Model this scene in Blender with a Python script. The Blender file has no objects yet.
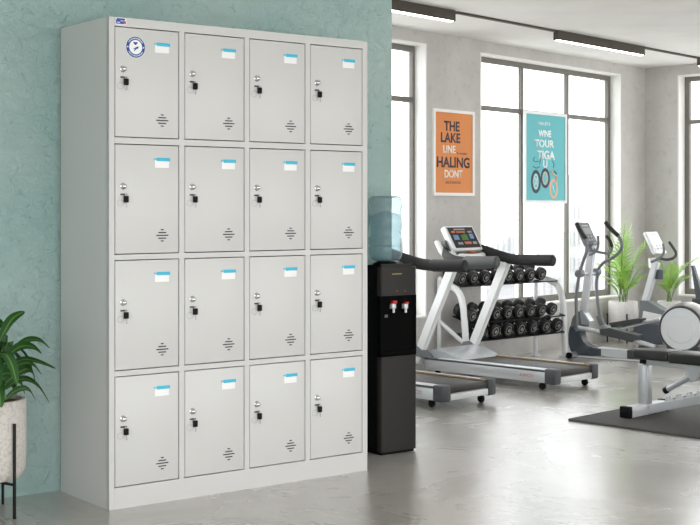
import bpy, bmesh, math, random
from mathutils import Vector, Matrix
random.seed(7)
D = bpy.data
SC = bpy.context.scene
COL = SC.collection
PI = math.pi
# ------------------------------------------------------------------ camera facts
CX, HY, F, HC = 350.0, 207.0, 1300.0, 1.136     # centre column, horizon row, focal length in pixels, eye height

# ------------------------------------------------------------------ materials
def sc(h):
    h = [int(h[i:i+2], 16)/255 for i in (0, 2, 4)]
    return tuple(((c/12.92) if c <= .04045 else ((c+.055)/1.055)**2.4) for c in h) + (1,)

def mat(name, col, rough=.5, metal=0., noise=None, bump=None, spec=.5, coat=0., emit=None, detail=4):
    """noise=(scale, second colour, low, high); bump=(scale, strength, distance)"""
    m = D.materials.new(name); m.use_nodes = True
    nt = m.node_tree; N = nt.nodes; L = nt.links
    b = N['Principled BSDF']
    c = sc(col) if isinstance(col, str) else col
    b.inputs['Base Color'].default_value = c
    b.inputs['Roughness'].default_value = rough
    b.inputs['Metallic'].default_value = metal
    b.inputs['Specular IOR Level'].default_value = spec
    b.inputs['Coat Weight'].default_value = coat
    b.inputs['Coat Roughness'].default_value = .1
    if emit:
        b.inputs['Emission Color'].default_value = (1, .98, .95, 1); b.inputs['Emission Strength'].default_value = emit
    if noise or bump:
        tc = N.new('ShaderNodeTexCoord')
    if noise:
        n = N.new('ShaderNodeTexNoise'); n.inputs['Scale'].default_value = noise[0]; n.inputs['Detail'].default_value = detail
        n.inputs['Roughness'].default_value = .62
        r = N.new('ShaderNodeValToRGB')
        r.color_ramp.elements[0].position = noise[2]; r.color_ramp.elements[0].color = c
        r.color_ramp.elements[1].position = noise[3]; r.color_ramp.elements[1].color = sc(noise[1])
        L.new(tc.outputs['Object'], n.inputs['Vector']); L.new(n.outputs['Fac'], r.inputs['Fac']); L.new(r.outputs['Color'], b.inputs['Base Color'])
    if bump:
        n2 = N.new('ShaderNodeTexNoise'); n2.inputs['Scale'].default_value = bump[0]; n2.inputs['Detail'].default_value = 5
        bp = N.new('ShaderNodeBump'); bp.inputs['Strength'].default_value = bump[1]; bp.inputs['Distance'].default_value = bump[2]
        L.new(tc.outputs['Object'], n2.inputs['Vector']); L.new(n2.outputs['Fac'], bp.inputs['Height']); L.new(bp.outputs['Normal'], b.inputs['Normal'])
    return m

M = {}
M['locker'] = mat('locker_paint', 'D4D4D2', .34, spec=.45, bump=(160, .03, .001))
M['locker_frame'] = mat('locker_frame_paint', 'D2D2D0', .4, spec=.4)
M['dark_slot'] = mat('dark_slot', '1C1B1A', .6)
M['chrome'] = mat('chrome', 'D8D8D8', .18, 1)
M['steel'] = mat('steel', 'A9A8A5', .35, .9)
M['black_plastic'] = mat('black_plastic', '070707', .5, spec=.2)
M['white_card'] = mat('white_card', 'FCFCFC', .6)
M['faded_red'] = mat('faded_red_print', 'BE7F7C', .5)
M['cyan'] = mat('cyan_print', '3FC0DE', .5)
M['blue'] = mat('blue_print', '0E4A92', .45)
M['blue2'] = mat('blue_badge', '2A4FA8', .45)
M['red_print'] = mat('red_print', 'C8324A', .5)
M['ceiling'] = mat('ceiling_concrete', 'F0EFEC', .8, noise=(.9, 'E4E2DF', .38, .62), bump=(3, .15, .02))
M['brown_metal'] = mat('brown_metal', '4A433B', .5, .3)
M['lamp'] = mat('lamp_diffuser', 'FFFFFF', .5, emit=12)
M['frame'] = mat('window_metal', '75726C', .5, .2)
M['reveal'] = mat('white_reveal', 'EDECE9', .7)
M['white_metal'] = mat('white_metal', 'E2E3E3', .35, .1, coat=.3)
M['silver'] = mat('silver_paint', 'BFC2C4', .32, .55)
M['silver2'] = mat('pale_silver_paint', 'D3D6D8', .35, .3)
M['dgrey'] = mat('dark_grey_plastic', '3D3F42', .45)
M['bluegrey'] = mat('blue_grey_plastic', '454C54', .42)
M['mgrey'] = mat('mid_grey_plastic', '6E7275', .45)
M['rubber'] = mat('black_rubber', '1B1B1C', .55, bump=(90, .2, .002))
M['grip'] = mat('foam_grip', '1B1B1B', .65)
M['grip2'] = mat('grey_foam_grip', '4C4F50', .6)
M['belt'] = mat('treadmill_belt', '2C2A27', .5, bump=(220, .2, .001))
M['orange_strip'] = mat('orange_strip', 'A08560', .5)
M['vinyl'] = mat('black_vinyl', '232322', .36, bump=(140, .15, .001))
M['mat'] = mat('rubber_mat', '454442', .8, noise=(120, '575552', .35, .7), bump=(200, .3, .002))
M['cooler'] = mat('cooler_panel', '292725', .42, .5, spec=.3)
M['cooler_black'] = mat('cooler_black', '030303', .6, spec=.05)
M['cooler_side'] = mat('cooler_side', '060707', .7, spec=.08)
M['gold'] = mat('gold_print', 'A79A4A', .4, .3)
M['red'] = mat('red_plastic', 'C4231F', .35)
M['pot'] = mat('stone_pot', 'D5D0CA', .8, noise=(90, 'B4ADA5', .45, .75), bump=(60, .25, .004))
M['pot_white'] = mat('white_pot', 'E4E2DF', .7, noise=(60, 'D6D3CE', .4, .7))
M['soil'] = mat('soil', '4A3A2B', .95, noise=(70, '7A6248', .4, .65), bump=(60, .8, .01))
M['black_metal'] = mat('black_metal', '0D0D0D', .4, .3)
M['poster_frame'] = mat('poster_frame', 'F2F1EE', .5)
M['orange'] = mat('orange_print', 'E08A45', .6)
M['teal_print'] = mat('teal_print', '63BCC4', .6)
M['navy'] = mat('navy_print', '2A2A38', .6)
M['cream'] = mat('cream_print', 'F3E7DA', .6)
M['peach'] = mat('peach_print', 'EDB283', .6)
M['white_print'] = mat('white_print', 'F6F8F8', .6)
M['screen'] = mat('screen_glass', '14171A', .2)
M['screen_green'] = mat('screen_green', '3F7A2E', .4, emit=None)
M['screen_blue'] = mat('screen_blue', '6C8CB4', .4)
M['screen_orange'] = mat('screen_orange', 'C8673F', .4)
M['screen_grey'] = mat('screen_grey', '8C9096', .4)
M['lcd'] = mat('lcd_panel', '5C625A', .35)
M['stem'] = mat('plant_stem', '6E8A3C', .6)
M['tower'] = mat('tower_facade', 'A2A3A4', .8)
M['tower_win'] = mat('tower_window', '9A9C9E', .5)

def concrete(name, c1, c2, c3, scale, bumps):
    """two-scale mottled concrete"""
    m = mat(name, c1, .82); nt = m.node_tree; N = nt.nodes; L = nt.links; b = N['Principled BSDF']
    tc = N.new('ShaderNodeTexCoord')
    n1 = N.new('ShaderNodeTexNoise'); n1.inputs['Scale'].default_value = scale; n1.inputs['Detail'].default_value = 8; n1.inputs['Roughness'].default_value = .65
    n2 = N.new('ShaderNodeTexNoise'); n2.inputs['Scale'].default_value = scale*11; n2.inputs['Detail'].default_value = 5
    r1 = N.new('ShaderNodeValToRGB'); r1.color_ramp.elements[0].position = .36; r1.color_ramp.elements[1].position = .64
    r1.color_ramp.elements[0].color = sc(c1); r1.color_ramp.elements[1].color = sc(c2)
    mx = N.new('ShaderNodeMix'); mx.data_type = 'RGBA'; mx.inputs['B'].default_value = sc(c3)
    r2 = N.new('ShaderNodeValToRGB'); r2.color_ramp.elements[0].position = .56; r2.color_ramp.elements[1].position = .74
    r2.color_ramp.elements[1].color = (.55, .55, .55, 1)
    for n in (n1, n2): L.new(tc.outputs['Object'], n.inputs['Vector'])
    L.new(n1.outputs['Fac'], r1.inputs['Fac']); L.new(r1.outputs['Color'], mx.inputs['A'])
    L.new(n2.outputs['Fac'], r2.inputs['Fac']); L.new(r2.outputs['Color'], mx.inputs['Factor'])
    L.new(mx.outputs['Result'], b.inputs['Base Color'])
    bp = N.new('ShaderNodeBump'); bp.inputs['Strength'].default_value = bumps[0]; bp.inputs['Distance'].default_value = bumps[1]
    L.new(n2.outputs['Fac'], bp.inputs['Height']); L.new(bp.outputs['Normal'], b.inputs['Normal'])
    return m
M['wall'] = concrete('wall_concrete', 'BBB8B4', 'CCCAC7', 'A8A5A1', 1.6, (.12, .01))

def teal_plaster():
    m = mat('teal_plaster', '8FB5AE', .85); nt = m.node_tree; N = nt.nodes; L = nt.links; b = N['Principled BSDF']
    tc = N.new('ShaderNodeTexCoord')
    n1 = N.new('ShaderNodeTexNoise'); n1.inputs['Scale'].default_value = 1.3; n1.inputs['Detail'].default_value = 6
    n2 = N.new('ShaderNodeTexNoise'); n2.inputs['Scale'].default_value = 24; n2.inputs['Detail'].default_value = 10; n2.inputs['Roughness'].default_value = .68; n2.inputs['Distortion'].default_value = 1.1
    r1 = N.new('ShaderNodeValToRGB'); r1.color_ramp.elements[0].position = .35; r1.color_ramp.elements[1].position = .68
    r1.color_ramp.elements[0].color = sc('A6C6C2'); r1.color_ramp.elements[1].color = sc('BFD4D0')
    r2 = N.new('ShaderNodeValToRGB'); e = r2.color_ramp.elements
    e[0].position = .30; e[0].color = (.8, .8, .8, 1); e[1].position = .42; e[1].color = (0, 0, 0, 1)
    mx = N.new('ShaderNodeMix'); mx.data_type = 'RGBA'; mx.inputs['B'].default_value = sc('7CA8A5')
    for n in (n1, n2): L.new(tc.outputs['Object'], n.inputs['Vector'])
    L.new(n1.outputs['Fac'], r1.inputs['Fac']); L.new(r1.outputs['Color'], mx.inputs['A'])
    L.new(n2.outputs['Fac'], r2.inputs['Fac']); L.new(r2.outputs['Color'], mx.inputs['Factor'])
    L.new(mx.outputs['Result'], b.inputs['Base Color'])
    bp = N.new('ShaderNodeBump'); bp.inputs['Strength'].default_value = 1; bp.inputs['Distance'].default_value = .02
    L.new(n2.outputs['Fac'], bp.inputs['Height']); L.new(bp.outputs['Normal'], b.inputs['Normal'])
    return m
M['teal'] = teal_plaster()

def floor_mat():
    m = mat('polished_concrete', 'A9A6A1', .25); nt = m.node_tree; N = nt.nodes; L = nt.links; b = N['Principled BSDF']
    tc = N.new('ShaderNodeTexCoord')
    n1 = N.new('ShaderNodeTexNoise'); n1.inputs['Scale'].default_value = 1.4; n1.inputs['Detail'].default_value = 8; n1.inputs['Roughness'].default_value = .6; n1.inputs['Distortion'].default_value = .8
    n2 = N.new('ShaderNodeTexNoise'); n2.inputs['Scale'].default_value = 14; n2.inputs['Detail'].default_value = 7; n2.inputs['Roughness'].default_value = .7
    r1 = N.new('ShaderNodeValToRGB'); r1.color_ramp.elements[0].position = .34; r1.color_ramp.elements[1].position = .66
    r1.color_ramp.elements[0].color = sc('A29D96'); r1.color_ramp.elements[1].color = sc('BDBAB4')
    mx = N.new('ShaderNodeMix'); mx.data_type = 'RGBA'; mx.inputs['B'].default_value = sc('8F8A82')
    r2 = N.new('ShaderNodeValToRGB'); r2.color_ramp.elements[0].position = .48; r2.color_ramp.elements[1].position = .72
    r2.color_ramp.elements[1].color = (.4, .4, .4, 1)
    for n in (n1, n2): L.new(tc.outputs['Object'], n.inputs['Vector'])
    L.new(n1.outputs['Fac'], r1.inputs['Fac']); L.new(r1.outputs['Color'], mx.inputs['A'])
    L.new(n2.outputs['Fac'], r2.inputs['Fac']); L.new(r2.outputs['Color'], mx.inputs['Factor'])
    L.new(mx.outputs['Result'], b.inputs['Base Color'])
    rr = N.new('ShaderNodeMapRange'); rr.inputs['From Min'].default_value = .3; rr.inputs['From Max'].default_value = .7
    rr.inputs['To Min'].default_value = .20; rr.inputs['To Max'].default_value = .34
    L.new(n1.outputs['Fac'], rr.inputs['Value']); L.new(rr.outputs['Result'], b.inputs['Roughness'])
    b.inputs['Specular IOR Level'].default_value = 1.0; b.inputs['Coat Weight'].default_value = .85; b.inputs['Coat Roughness'].default_value = .3
    bp = N.new('ShaderNodeBump'); bp.inputs['Strength'].default_value = .004; bp.inputs['Distance'].default_value = .01
    L.new(n2.outputs['Fac'], bp.inputs['Height']); L.new(bp.outputs['Normal'], b.inputs['Normal'])
    return m
M['floor'] = floor_mat()

def glass_mat(name, tint, gloss_rough=.02, ior=.5, cloud=None):
    m = D.materials.new(name); m.use_nodes = True; nt = m.node_tree; N = nt.nodes; L = nt.links
    N.remove(N['Principled BSDF'])
    t = N.new('ShaderNodeBsdfTransparent'); t.inputs['Color'].default_value = tint
    g = N.new('ShaderNodeBsdfGlossy'); g.inputs['Roughness'].default_value = gloss_rough
    lw = N.new('ShaderNodeLayerWeight'); lw.inputs['Blend'].default_value = .5
    pw = N.new('ShaderNodeMath'); pw.operation = 'POWER'; pw.inputs[1].default_value = 4
    ml = N.new('ShaderNodeMath'); ml.operation = 'MULTIPLY_ADD'; ml.inputs[1].default_value = ior; ml.inputs[2].default_value = .03
    mx = N.new('ShaderNodeMixShader')
    L.new(lw.outputs['Facing'], pw.inputs[0]); L.new(pw.outputs[0], ml.inputs[0])
    L.new(ml.outputs[0], mx.inputs['Fac']); L.new(t.outputs[0], mx.inputs[1]); L.new(g.outputs[0], mx.inputs[2])
    out = mx.outputs[0]
    if cloud:
        df = N.new('ShaderNodeBsdfDiffuse'); tl = N.new('ShaderNodeBsdfTranslucent'); m2 = N.new('ShaderNodeMixShader'); m3 = N.new('ShaderNodeMixShader')
        df.inputs['Color'].default_value = cloud[1]; tl.inputs['Color'].default_value = cloud[1]; m3.inputs['Fac'].default_value = cloud[0]
        L.new(df.outputs[0], m2.inputs[1]); L.new(tl.outputs[0], m2.inputs[2]); L.new(out, m3.inputs[1]); L.new(m2.outputs[0], m3.inputs[2]); out = m3.outputs[0]
    L.new(out, N['Material Output'].inputs['Surface'])
    return m
M['glass'] = glass_mat('window_glass', (.98, .985, .985, 1), ior=.3)
M['water'] = glass_mat('blue_bottle_plastic', (.84, .90, .91, 1), .2, .8, (.36, (.42, .53, .56, 1)))
M['water_in'] = glass_mat('drinking_water', (.80, .88, .90, 1), .05, .3)

def leaf_mat(name, edge, mid, width=.12):
    m = mat(name, edge, .42); nt = m.node_tree; N = nt.nodes; L = nt.links; b = N['Principled BSDF']
    uv = N.new('ShaderNodeUVMap'); sp = N.new('ShaderNodeSeparateXYZ')
    s = N.new('ShaderNodeMath'); s.operation = 'SUBTRACT'; s.inputs[1].default_value = .5
    a = N.new('ShaderNodeMath'); a.operation = 'ABSOLUTE'
    r = N.new('ShaderNodeValToRGB'); r.color_ramp.elements[0].position = width*.3; r.color_ramp.elements[0].color = sc(mid)
    r.color_ramp.elements[1].position = width; r.color_ramp.elements[1].color = sc(edge)
    L.new(uv.outputs['UV'], sp.inputs[0]); L.new(sp.outputs['X'], s.inputs[0]); L.new(s.outputs[0], a.inputs[0]); L.new(a.outputs[0], r.inputs['Fac'])
    L.new(r.outputs['Color'], b.inputs['Base Color'])
    b.inputs['Transmission Weight'].default_value = 0
    return m
M['leaf'] = leaf_mat('dark_leaf', '2E5A28', '6F9A45', .09)
M['palm'] = leaf_mat('palm_leaf', '92C052', 'B4D874', .2)

# ------------------------------------------------------------------ mesh builder
class MB:
    def __init__(s): s.bm = bmesh.new(); s.uv = s.bm.loops.layers.uv.new('UVMap'); s.mi = 0
    def face(s, vs):
        try:
            f = s.bm.faces.new(vs); f.material_index = s.mi; return f
        except ValueError: return None
    def box(s, x0, x1, y0, y1, z0, z1, bev=0, seg=2, M4=None):
        v = [s.bm.verts.new(p) for p in [(x0,y0,z0),(x1,y0,z0),(x1,y1,z0),(x0,y1,z0),(x0,y0,z1),(x1,y0,z1),(x1,y1,z1),(x0,y1,z1)]]
        fs = [s.face([v[i] for i in q]) for q in [(3,2,1,0),(4,5,6,7),(0,1,5,4),(1,2,6,5),(2,3,7,6),(3,0,4,7)]]
        if bev:
            es = list({e for f in fs for e in f.edges})
            r = bmesh.ops.bevel(s.bm, geom=es, offset=bev, segments=seg, affect='EDGES', profile=.5)
            v = list({w for f in r['faces'] for w in f.verts} | {w for w in v if w.is_valid})
            for f in r['faces']: f.material_index = s.mi
        if M4: bmesh.ops.transform(s.bm, matrix=M4, verts=v)
        return s
    def prism(s, prof, y0, y1, bev=0):
        """prof in local xz, extruded along y"""
        a = [s.bm.verts.new((x, y0, z)) for x, z in prof]; b = [s.bm.verts.new((x, y1, z)) for x, z in prof]
        n = len(prof); fs = [s.face(a), s.face(b[::-1])]
        for i in range(n): fs.append(s.face([a[i], b[i], b[(i+1) % n], a[(i+1) % n]][::-1]))
        bmesh.ops.recalc_face_normals(s.bm, faces=[f for f in fs if f])
        if bev:
            es = list({e for f in fs[:2] for e in f.edges})
            r = bmesh.ops.bevel(s.bm, geom=es, offset=bev, segments=2, affect='EDGES')
            for f in r['faces']: f.material_index = s.mi
        return s
    def hull(s, pts):
        vs = [s.bm.verts.new(p) for p in pts]
        r = bmesh.ops.convex_hull(s.bm, input=vs)
        for g in r['geom']:
            if isinstance(g, bmesh.types.BMFace): g.material_index = s.mi
        return s
    def tube(s, pts, r, seg=10, cap=True, smooth=0, flat=None, squash=None):
        P = [Vector(p) for p in pts]
        rad = r if isinstance(r, (list, tuple)) else [r]*len(P)
        for _ in range(smooth):
            Q = [P[0]]; R = [rad[0]]
            for i in range(len(P)-1):
                Q += [P[i].lerp(P[i+1], .25), P[i].lerp(P[i+1], .75)]; R += [rad[i]*.75+rad[i+1]*.25, rad[i]*.25+rad[i+1]*.75]
            Q.append(P[-1]); R.append(rad[-1]); P, rad = Q, R
        n = len(P); rings = []
        t0 = (P[1]-P[0]).normalized(); up = Vector((0, 0, 1)) if abs(t0.z) < .9 else Vector((0, 1, 0))
        if flat: up = Vector(flat)
        nx = (up - t0*up.dot(t0)).normalized()
        for i in range(n):
            t = (P[min(i+1, n-1)]-P[max(i-1, 0)]).normalized()
            nx = (nx - t*nx.dot(t)).normalized(); ny = t.cross(nx)
            q = squash or (1, 1)
            if seg == 4:
                ring = [s.bm.verts.new(P[i]+nx*rad[i]*q[0]*a+ny*rad[i]*q[1]*b) for a, b in ((1,1),(1,-1),(-1,-1),(-1,1))]
            else:
                ring = [s.bm.verts.new(P[i]+nx*math.cos(2*PI*k/seg)*rad[i]*q[0]+ny*math.sin(2*PI*k/seg)*rad[i]*q[1]) for k in range(seg)]
            rings.append(ring)
        fs = []
        for i in range(n-1):
            for k in range(len(rings[0])):
                m = len(rings[0]); fs.append(s.face([rings[i][k], rings[i][(k+1) % m], rings[i+1][(k+1) % m], rings[i+1][k]]))
        if cap: fs.append(s.face(rings[0][::-1])); fs.append(s.face(rings[-1]))
        bmesh.ops.recalc_face_normals(s.bm, faces=[f for f in fs if f])
        return s
    def lathe(s, prof, c=(0, 0, 0), seg=32, axis=(0, 0, 1)):
        """prof (radius, height) pairs revolved about axis"""
        A = Vector(axis).normalized(); q = Vector((0, 0, 1)).rotation_difference(A); c = Vector(c)
        rings = []
        for r, h in prof:
            if r < 1e-6: rings.append([s.bm.verts.new(c+q@Vector((0, 0, h)))])
            else: rings.append([s.bm.verts.new(c+q@Vector((r*math.cos(2*PI*k/seg), r*math.sin(2*PI*k/seg), h))) for k in range(seg)])
        fs = []
        for a, b in zip(rings, rings[1:]):
            for k in range(seg):
                k2 = (k+1) % seg
                if len(a) == 1 and len(b) == 1: continue
                if len(a) == 1: fs.append(s.face([a[0], b[k2], b[k]]))
                elif len(b) == 1: fs.append(s.face([a[k], a[k2], b[0]]))
                else: fs.append(s.face([a[k], a[k2], b[k2], b[k]]))
        bmesh.ops.recalc_face_normals(s.bm, faces=[f for f in fs if f])
        return s
    def cyl(s, p0, p1, r, seg=20, bev=0):
        p0 = Vector(p0); p1 = Vector(p1); h = (p1-p0).length
        pr = [(0, 0), (r-bev, 0), (r, bev), (r, h-bev), (r-bev, h), (0, h)] if bev else [(0, 0), (r, 0), (r, h), (0, h)]
        return s.lathe(pr, p0, seg, (p1-p0))
    def ring(s, c, r, t, axis=(0, 0, 1), seg=24, seg2=8):
        A = Vector(axis).normalized(); q = Vector((0, 0, 1)).rotation_difference(A); c = Vector(c)
        pts = [c+q@Vector((r*math.cos(2*PI*k/seg), r*math.sin(2*PI*k/seg), 0)) for k in range(seg)]
        rs = []
        for k in range(seg):
            o = (pts[k]-c).normalized()
            rs.append([s.bm.verts.new(pts[k]+o*t*math.cos(2*PI*j/seg2)+A*t*math.sin(2*PI*j/seg2)) for j in range(seg2)])
        fs = []
        for k in range(seg):
            for j in range(seg2): fs.append(s.face([rs[k][j], rs[(k+1) % seg][j], rs[(k+1) % seg][(j+1) % seg2], rs[k][(j+1) % seg2]]))
        bmesh.ops.recalc_face_normals(s.bm, faces=[f for f in fs if f])
        return s
    def leaf(s, pts, w, side, fold=.25, taper=None):
        """a blade along pts; w max width; side = sideways direction"""
        P = [Vector(p) for p in pts]
        for _ in range(2):
            Q = [P[0]]
            for i in range(len(P)-1): Q += [P[i].lerp(P[i+1], .25), P[i].lerp(P[i+1], .75)]
            Q.append(P[-1]); P = Q
        n = len(P); rows = []
        for i, p in enumerate(P):
            u = i/(n-1); t = (P[min(i+1, n-1)]-P[max(i-1, 0)]).normalized()
            sd = Vector(side); sd = (sd-t*sd.dot(t)).normalized(); nn = sd.cross(t)
            ww = w*.5*(math.sin(PI*min(1, u**.75))**.8 if 0 < u < 1 else .02)
            rows.append((s.bm.verts.new(p+sd*ww+nn*ww*fold), s.bm.verts.new(p), s.bm.verts.new(p-sd*ww+nn*ww*fold)))
        for a, b in zip(rows, rows[1:]):
            for j, (u0, u1) in enumerate(((0, .5), (.5, 1))):
                f = s.face([a[j], a[j+1], b[j+1], b[j]])
                if f:
                    for lp, uu in zip(f.loops, (u0, u1, u1, u0)): lp[s.uv].uv = (uu, .5)
                    f.smooth = True
        return s
    def build(s, name, mats, parent=None, loc=None, smooth=True, label=None):
        me = D.meshes.new(name); 
        s.bm.to_mesh(me); s.bm.free()
        for m in (mats if isinstance(mats, (list, tuple)) else [mats]): me.materials.append(m)
        if smooth:
            for p in me.polygons: p.use_smooth = True
            try: me.set_sharp_from_angle(angle=math.radians(35))
            except Exception: pass
        o = D.objects.new(name, me); COL.objects.link(o)
        if parent: o.parent = parent
        if loc: o.location = loc
        if label: o['label'] = label
        return o

def tag(o, label=None, cat=None, group=None, kind=None):
    if label: o['label'] = label
    if cat: o['category'] = cat
    if group: o['group'] = group
    if kind: o['kind'] = kind
    return o

class Frame:
    """a vertical-axis local frame: x along (dx,dy), y = x turned left (away from the viewer here)"""
    def __init__(s, ox, oy, dx, dy):
        l = math.hypot(dx, dy); s.o = (ox, oy); s.e = (dx/l, dy/l); s.n = (-dy/l, dx/l); s.ang = math.atan2(dy, dx)
    def empty(s, name, label=None, cat=None, group=None, at=(0, 0, 0)):
        o = D.objects.new(name, None); COL.objects.link(o); o.empty_display_size = .1
        o.location = (s.o[0]+s.e[0]*at[0]+s.n[0]*at[1], s.o[1]+s.e[1]*at[0]+s.n[1]*at[1], at[2])
        o.rotation_euler = (0, 0, s.ang); return tag(o, label, cat, group)
    def place(s, o, at=(0, 0, 0)):
        o.location = (s.o[0]+s.e[0]*at[0]+s.n[0]*at[1], s.o[1]+s.e[1]*at[0]+s.n[1]*at[1], at[2]); o.rotation_euler = (0, 0, s.ang); return o
    def on(s, px, py, y=0.):
        """where the sight line through a photo point meets the upright plane at lateral offset y; returns local (x, y, z)"""
        ox = s.o[0]+s.n[0]*y; oy = s.o[1]+s.n[1]*y; k = (px-CX)/F
        x = (k*oy-ox)/(s.e[0]-k*s.e[1]); Y = oy+x*s.e[1]
        return (x, y, HC+(HY-py)*Y/F)
    def xz(s, pts, y=0.): return [(s.on(a, b, y)[0], s.on(a, b, y)[2]) for a, b in pts]

def text(name, s, h, m, parent, loc, width=None, rot=(PI/2, 0, 0), bold=.0, ext=.0006):
    cu = D.curves.new(name, 'FONT'); cu.body = s; cu.size = 1; cu.align_x = 'CENTER'; cu.align_y = 'CENTER'; cu.offset = bold
    o = D.objects.new(name+'_curve', cu); COL.objects.link(o)
    dg = bpy.context.evaluated_depsgraph_get(); me = D.meshes.new_from_object(o.evaluated_get(dg))
    D.objects.remove(o); D.curves.remove(cu)
    xs = [v.co.x for v in me.vertices]; ys = [v.co.y for v in me.vertices]
    w0 = max(xs)-min(xs); h0 = max(ys)-min(ys); cx = (max(xs)+min(xs))/2; cy = (max(ys)+min(ys))/2
    sy = h/h0; sx = (width/w0) if width else sy
    for v in me.vertices: v.co = ((v.co.x-cx)*sx, (v.co.y-cy)*sy, 0)
    bm = bmesh.new(); bm.from_mesh(me)
    r = bmesh.ops.extrude_face_region(bm, geom=bm.faces[:]); bmesh.ops.translate(bm, vec=(0, 0, ext), verts=[g for g in r['geom'] if isinstance(g, bmesh.types.BMVert)])
    bmesh.ops.recalc_face_normals(bm, faces=bm.faces[:]); bm.to_mesh(me); bm.free()
    me.materials.clear(); me.materials.append(m); me.name = name
    t = D.objects.new(name, me); COL.objects.link(t); t.parent = parent; t.location = loc; t.rotation_euler = rot
    return t

def copy_tree(o, parent=None):
    c = o.copy(); COL.objects.link(c)
    if parent: c.parent = parent
    for ch in list(o.children): copy_tree(ch, c)
    return c

# ------------------------------------------------------------------ frames of the place
LK = Frame(-.9008, 4.863, .795, .606)        # locker front: x along the front, y towards the teal wall
WL = Frame(.2859, 8.848, .6519, .7583)       # window wall
CRN = (2.626, 11.57)
WR = Frame(CRN[0], CRN[1], .693, -.721)      # right wall, x towards the viewer
CEIL = 2.37

# ------------------------------------------------------------------ the setting
def wp(fr, x, y=0): return (fr.o[0]+fr.e[0]*x+fr.n[0]*y, fr.o[1]+fr.e[1]*x+fr.n[1]*y)
LW = .438                                      # teal wall plane behind the locker front
TW_L, TW_R = -2.6, 1.719
outline = [wp(WL, -3.9, .2), wp(WL, WL.on(646, 100, .2)[0]+.2, .2), wp(WR, 9.5, .2), (6.0, -1.5), (-1.2, -1.2), wp(LK, TW_L-.1, -1.0), wp(LK, TW_L-.1, .6)]
def slab(name, z0, z1, m):
    b = MB(); lo = [b.bm.verts.new((x, y, z0)) for x, y in outline]; hi = [b.bm.verts.new((x, y, z1)) for x, y in outline]
    fs = [b.face(lo), b.face(hi)]
    for i in range(len(lo)): fs.append(b.face([lo[i], lo[(i+1) % len(lo)], hi[(i+1) % len(lo)], hi[i]]))
    bmesh.ops.recalc_face_normals(b.bm, faces=fs); return tag(b.build(name, m, smooth=False), kind='structure')
slab('floor', -.15, 0, M['floor'])
slab('ceiling', CEIL, CEIL+.2, M['ceiling'])

b = MB(); b.box(TW_L, TW_R, LW, LW+.14, 0, CEIL)
tag(LK.place(b.build('wall_teal_partition', M['teal'], smooth=False)), kind='structure')
b = MB(); b.box(TW_L-.12, TW_L, -1.6, LW+.14, 0, CEIL)
tag(LK.place(b.build('wall_left', M['wall'], smooth=False)), kind='structure')

def wall_with_openings(name, fr, x0, x1, ops, thick=.2):
    """ops: (xa, xb, za, zb)"""
    b = MB(); x = x0
    for xa, xb, za, zb in sorted(ops):
        b.box(x, xa, 0, thick, 0, CEIL); b.box(xa, xb, 0, thick, 0, za); b.box(xa, xb, 0, thick, zb, CEIL); x = xb
    b.box(x, x1, 0, thick, 0, CEIL)
    return tag(fr.place(b.build(name, M['wall'], smooth=False)), kind='structure')
SILL, HEAD = .362, 2.284
w1b = WL.on(426.5, 100)[0]; w1a = w1b-2.0
w2a = WL.on(480.2, 100)[0]; w2b = WL.on(620.8, 100)[0]
w3a = WR.on(677.7, 100)[0]
wall_with_openings('wall_back', WL, -3.9, WL.on(644.9, 100)[0]+.2, [(w1a, w1b, SILL, HEAD), (w2a, w2b, SILL, HEAD)])
wall_with_openings('wall_right', WR, 0, 9.5, [(w3a, w3a+2.05, SILL, HEAD), (w3a+2.9, w3a+5.2, SILL, HEAD)])

def window(n, fr, xa, xb, muls, transom, fw=.045, right_w=None):
    """reveal lining, metal frame with mullions at given x, transom height, panes"""
    root = fr.empty('window_%d' % n); tag(root, kind='structure')
    d = .095; t = .012
    b = MB(); b.box(xa, xa+t, -.001, .2, SILL, HEAD); b.box(xb-t, xb, -.001, .2, SILL, HEAD)
    b.box(xa+t, xb-t, -.001, .2, HEAD-t, HEAD); b.box(xa+t, xb-t, -.012, .2, SILL, SILL+t)
    b.build('reveal', M['reveal'], root, smooth=False)
    xa += t; xb -= t; z0 = SILL+t; z1 = HEAD-t; rw = right_w or fw
    b = MB(); b.box(xa, xa+fw, d, d+.03, z0, z1); b.box(xb-rw, xb, d, d+.03, z0, z1)
    b.box(xa+fw, xb-rw, d, d+.03, z0, z0+.05); b.box(xa+fw, xb-rw, d, d+.03, z1-.04, z1)
    b.build('window_frame', M['frame'], root, smooth=False)
    xs = [xa+fw] + list(muls) + [xb-rw]
    for m in muls:
        b = MB(); b.box(m-.020, m+.020, d+.002, d+.026, z0+.05, z1-.04); b.build('mullion', M['frame'], root, smooth=False)
    b = MB()
    for i in range(len(xs)-1):
        b.box(xs[i]+(.020 if i else 0), xs[i+1]-(.020 if i < len(xs)-2 else 0), d+.004, d+.026, transom-.018, transom+.018)
    b.build('transom', M['frame'], root, smooth=False)
    b = MB()
    for i in range(len(xs)-1):
        l = xs[i]+(.020 if i else 0); r = xs[i+1]-(.020 if i < len(xs)-2 else 0)
        for za, zb in ((z0+.05, transom-.018), (transom+.018, z1-.04)): b.box(l, r, d+.012, d+.018, za, zb)
    b.build('pane', M['glass'], root, smooth=False)
m1 = WL.on(521.8, 100, .1)[0]; m2 = WL.on(567.3, 100, .1)[0]
window(1, WL, w1a, w1b, [w1b-1.0], 1.892, .045, .026)
window(2, WL, w2a, w2b, [m1, m2], 1.888)
window(3, WR, w3a, w3a+2.05, [w3a+.72, w3a+1.37], 1.878)
window(4, WR, w3a+2.9, w3a+5.2, [w3a+3.66, w3a+4.43], 1.878)

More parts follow.
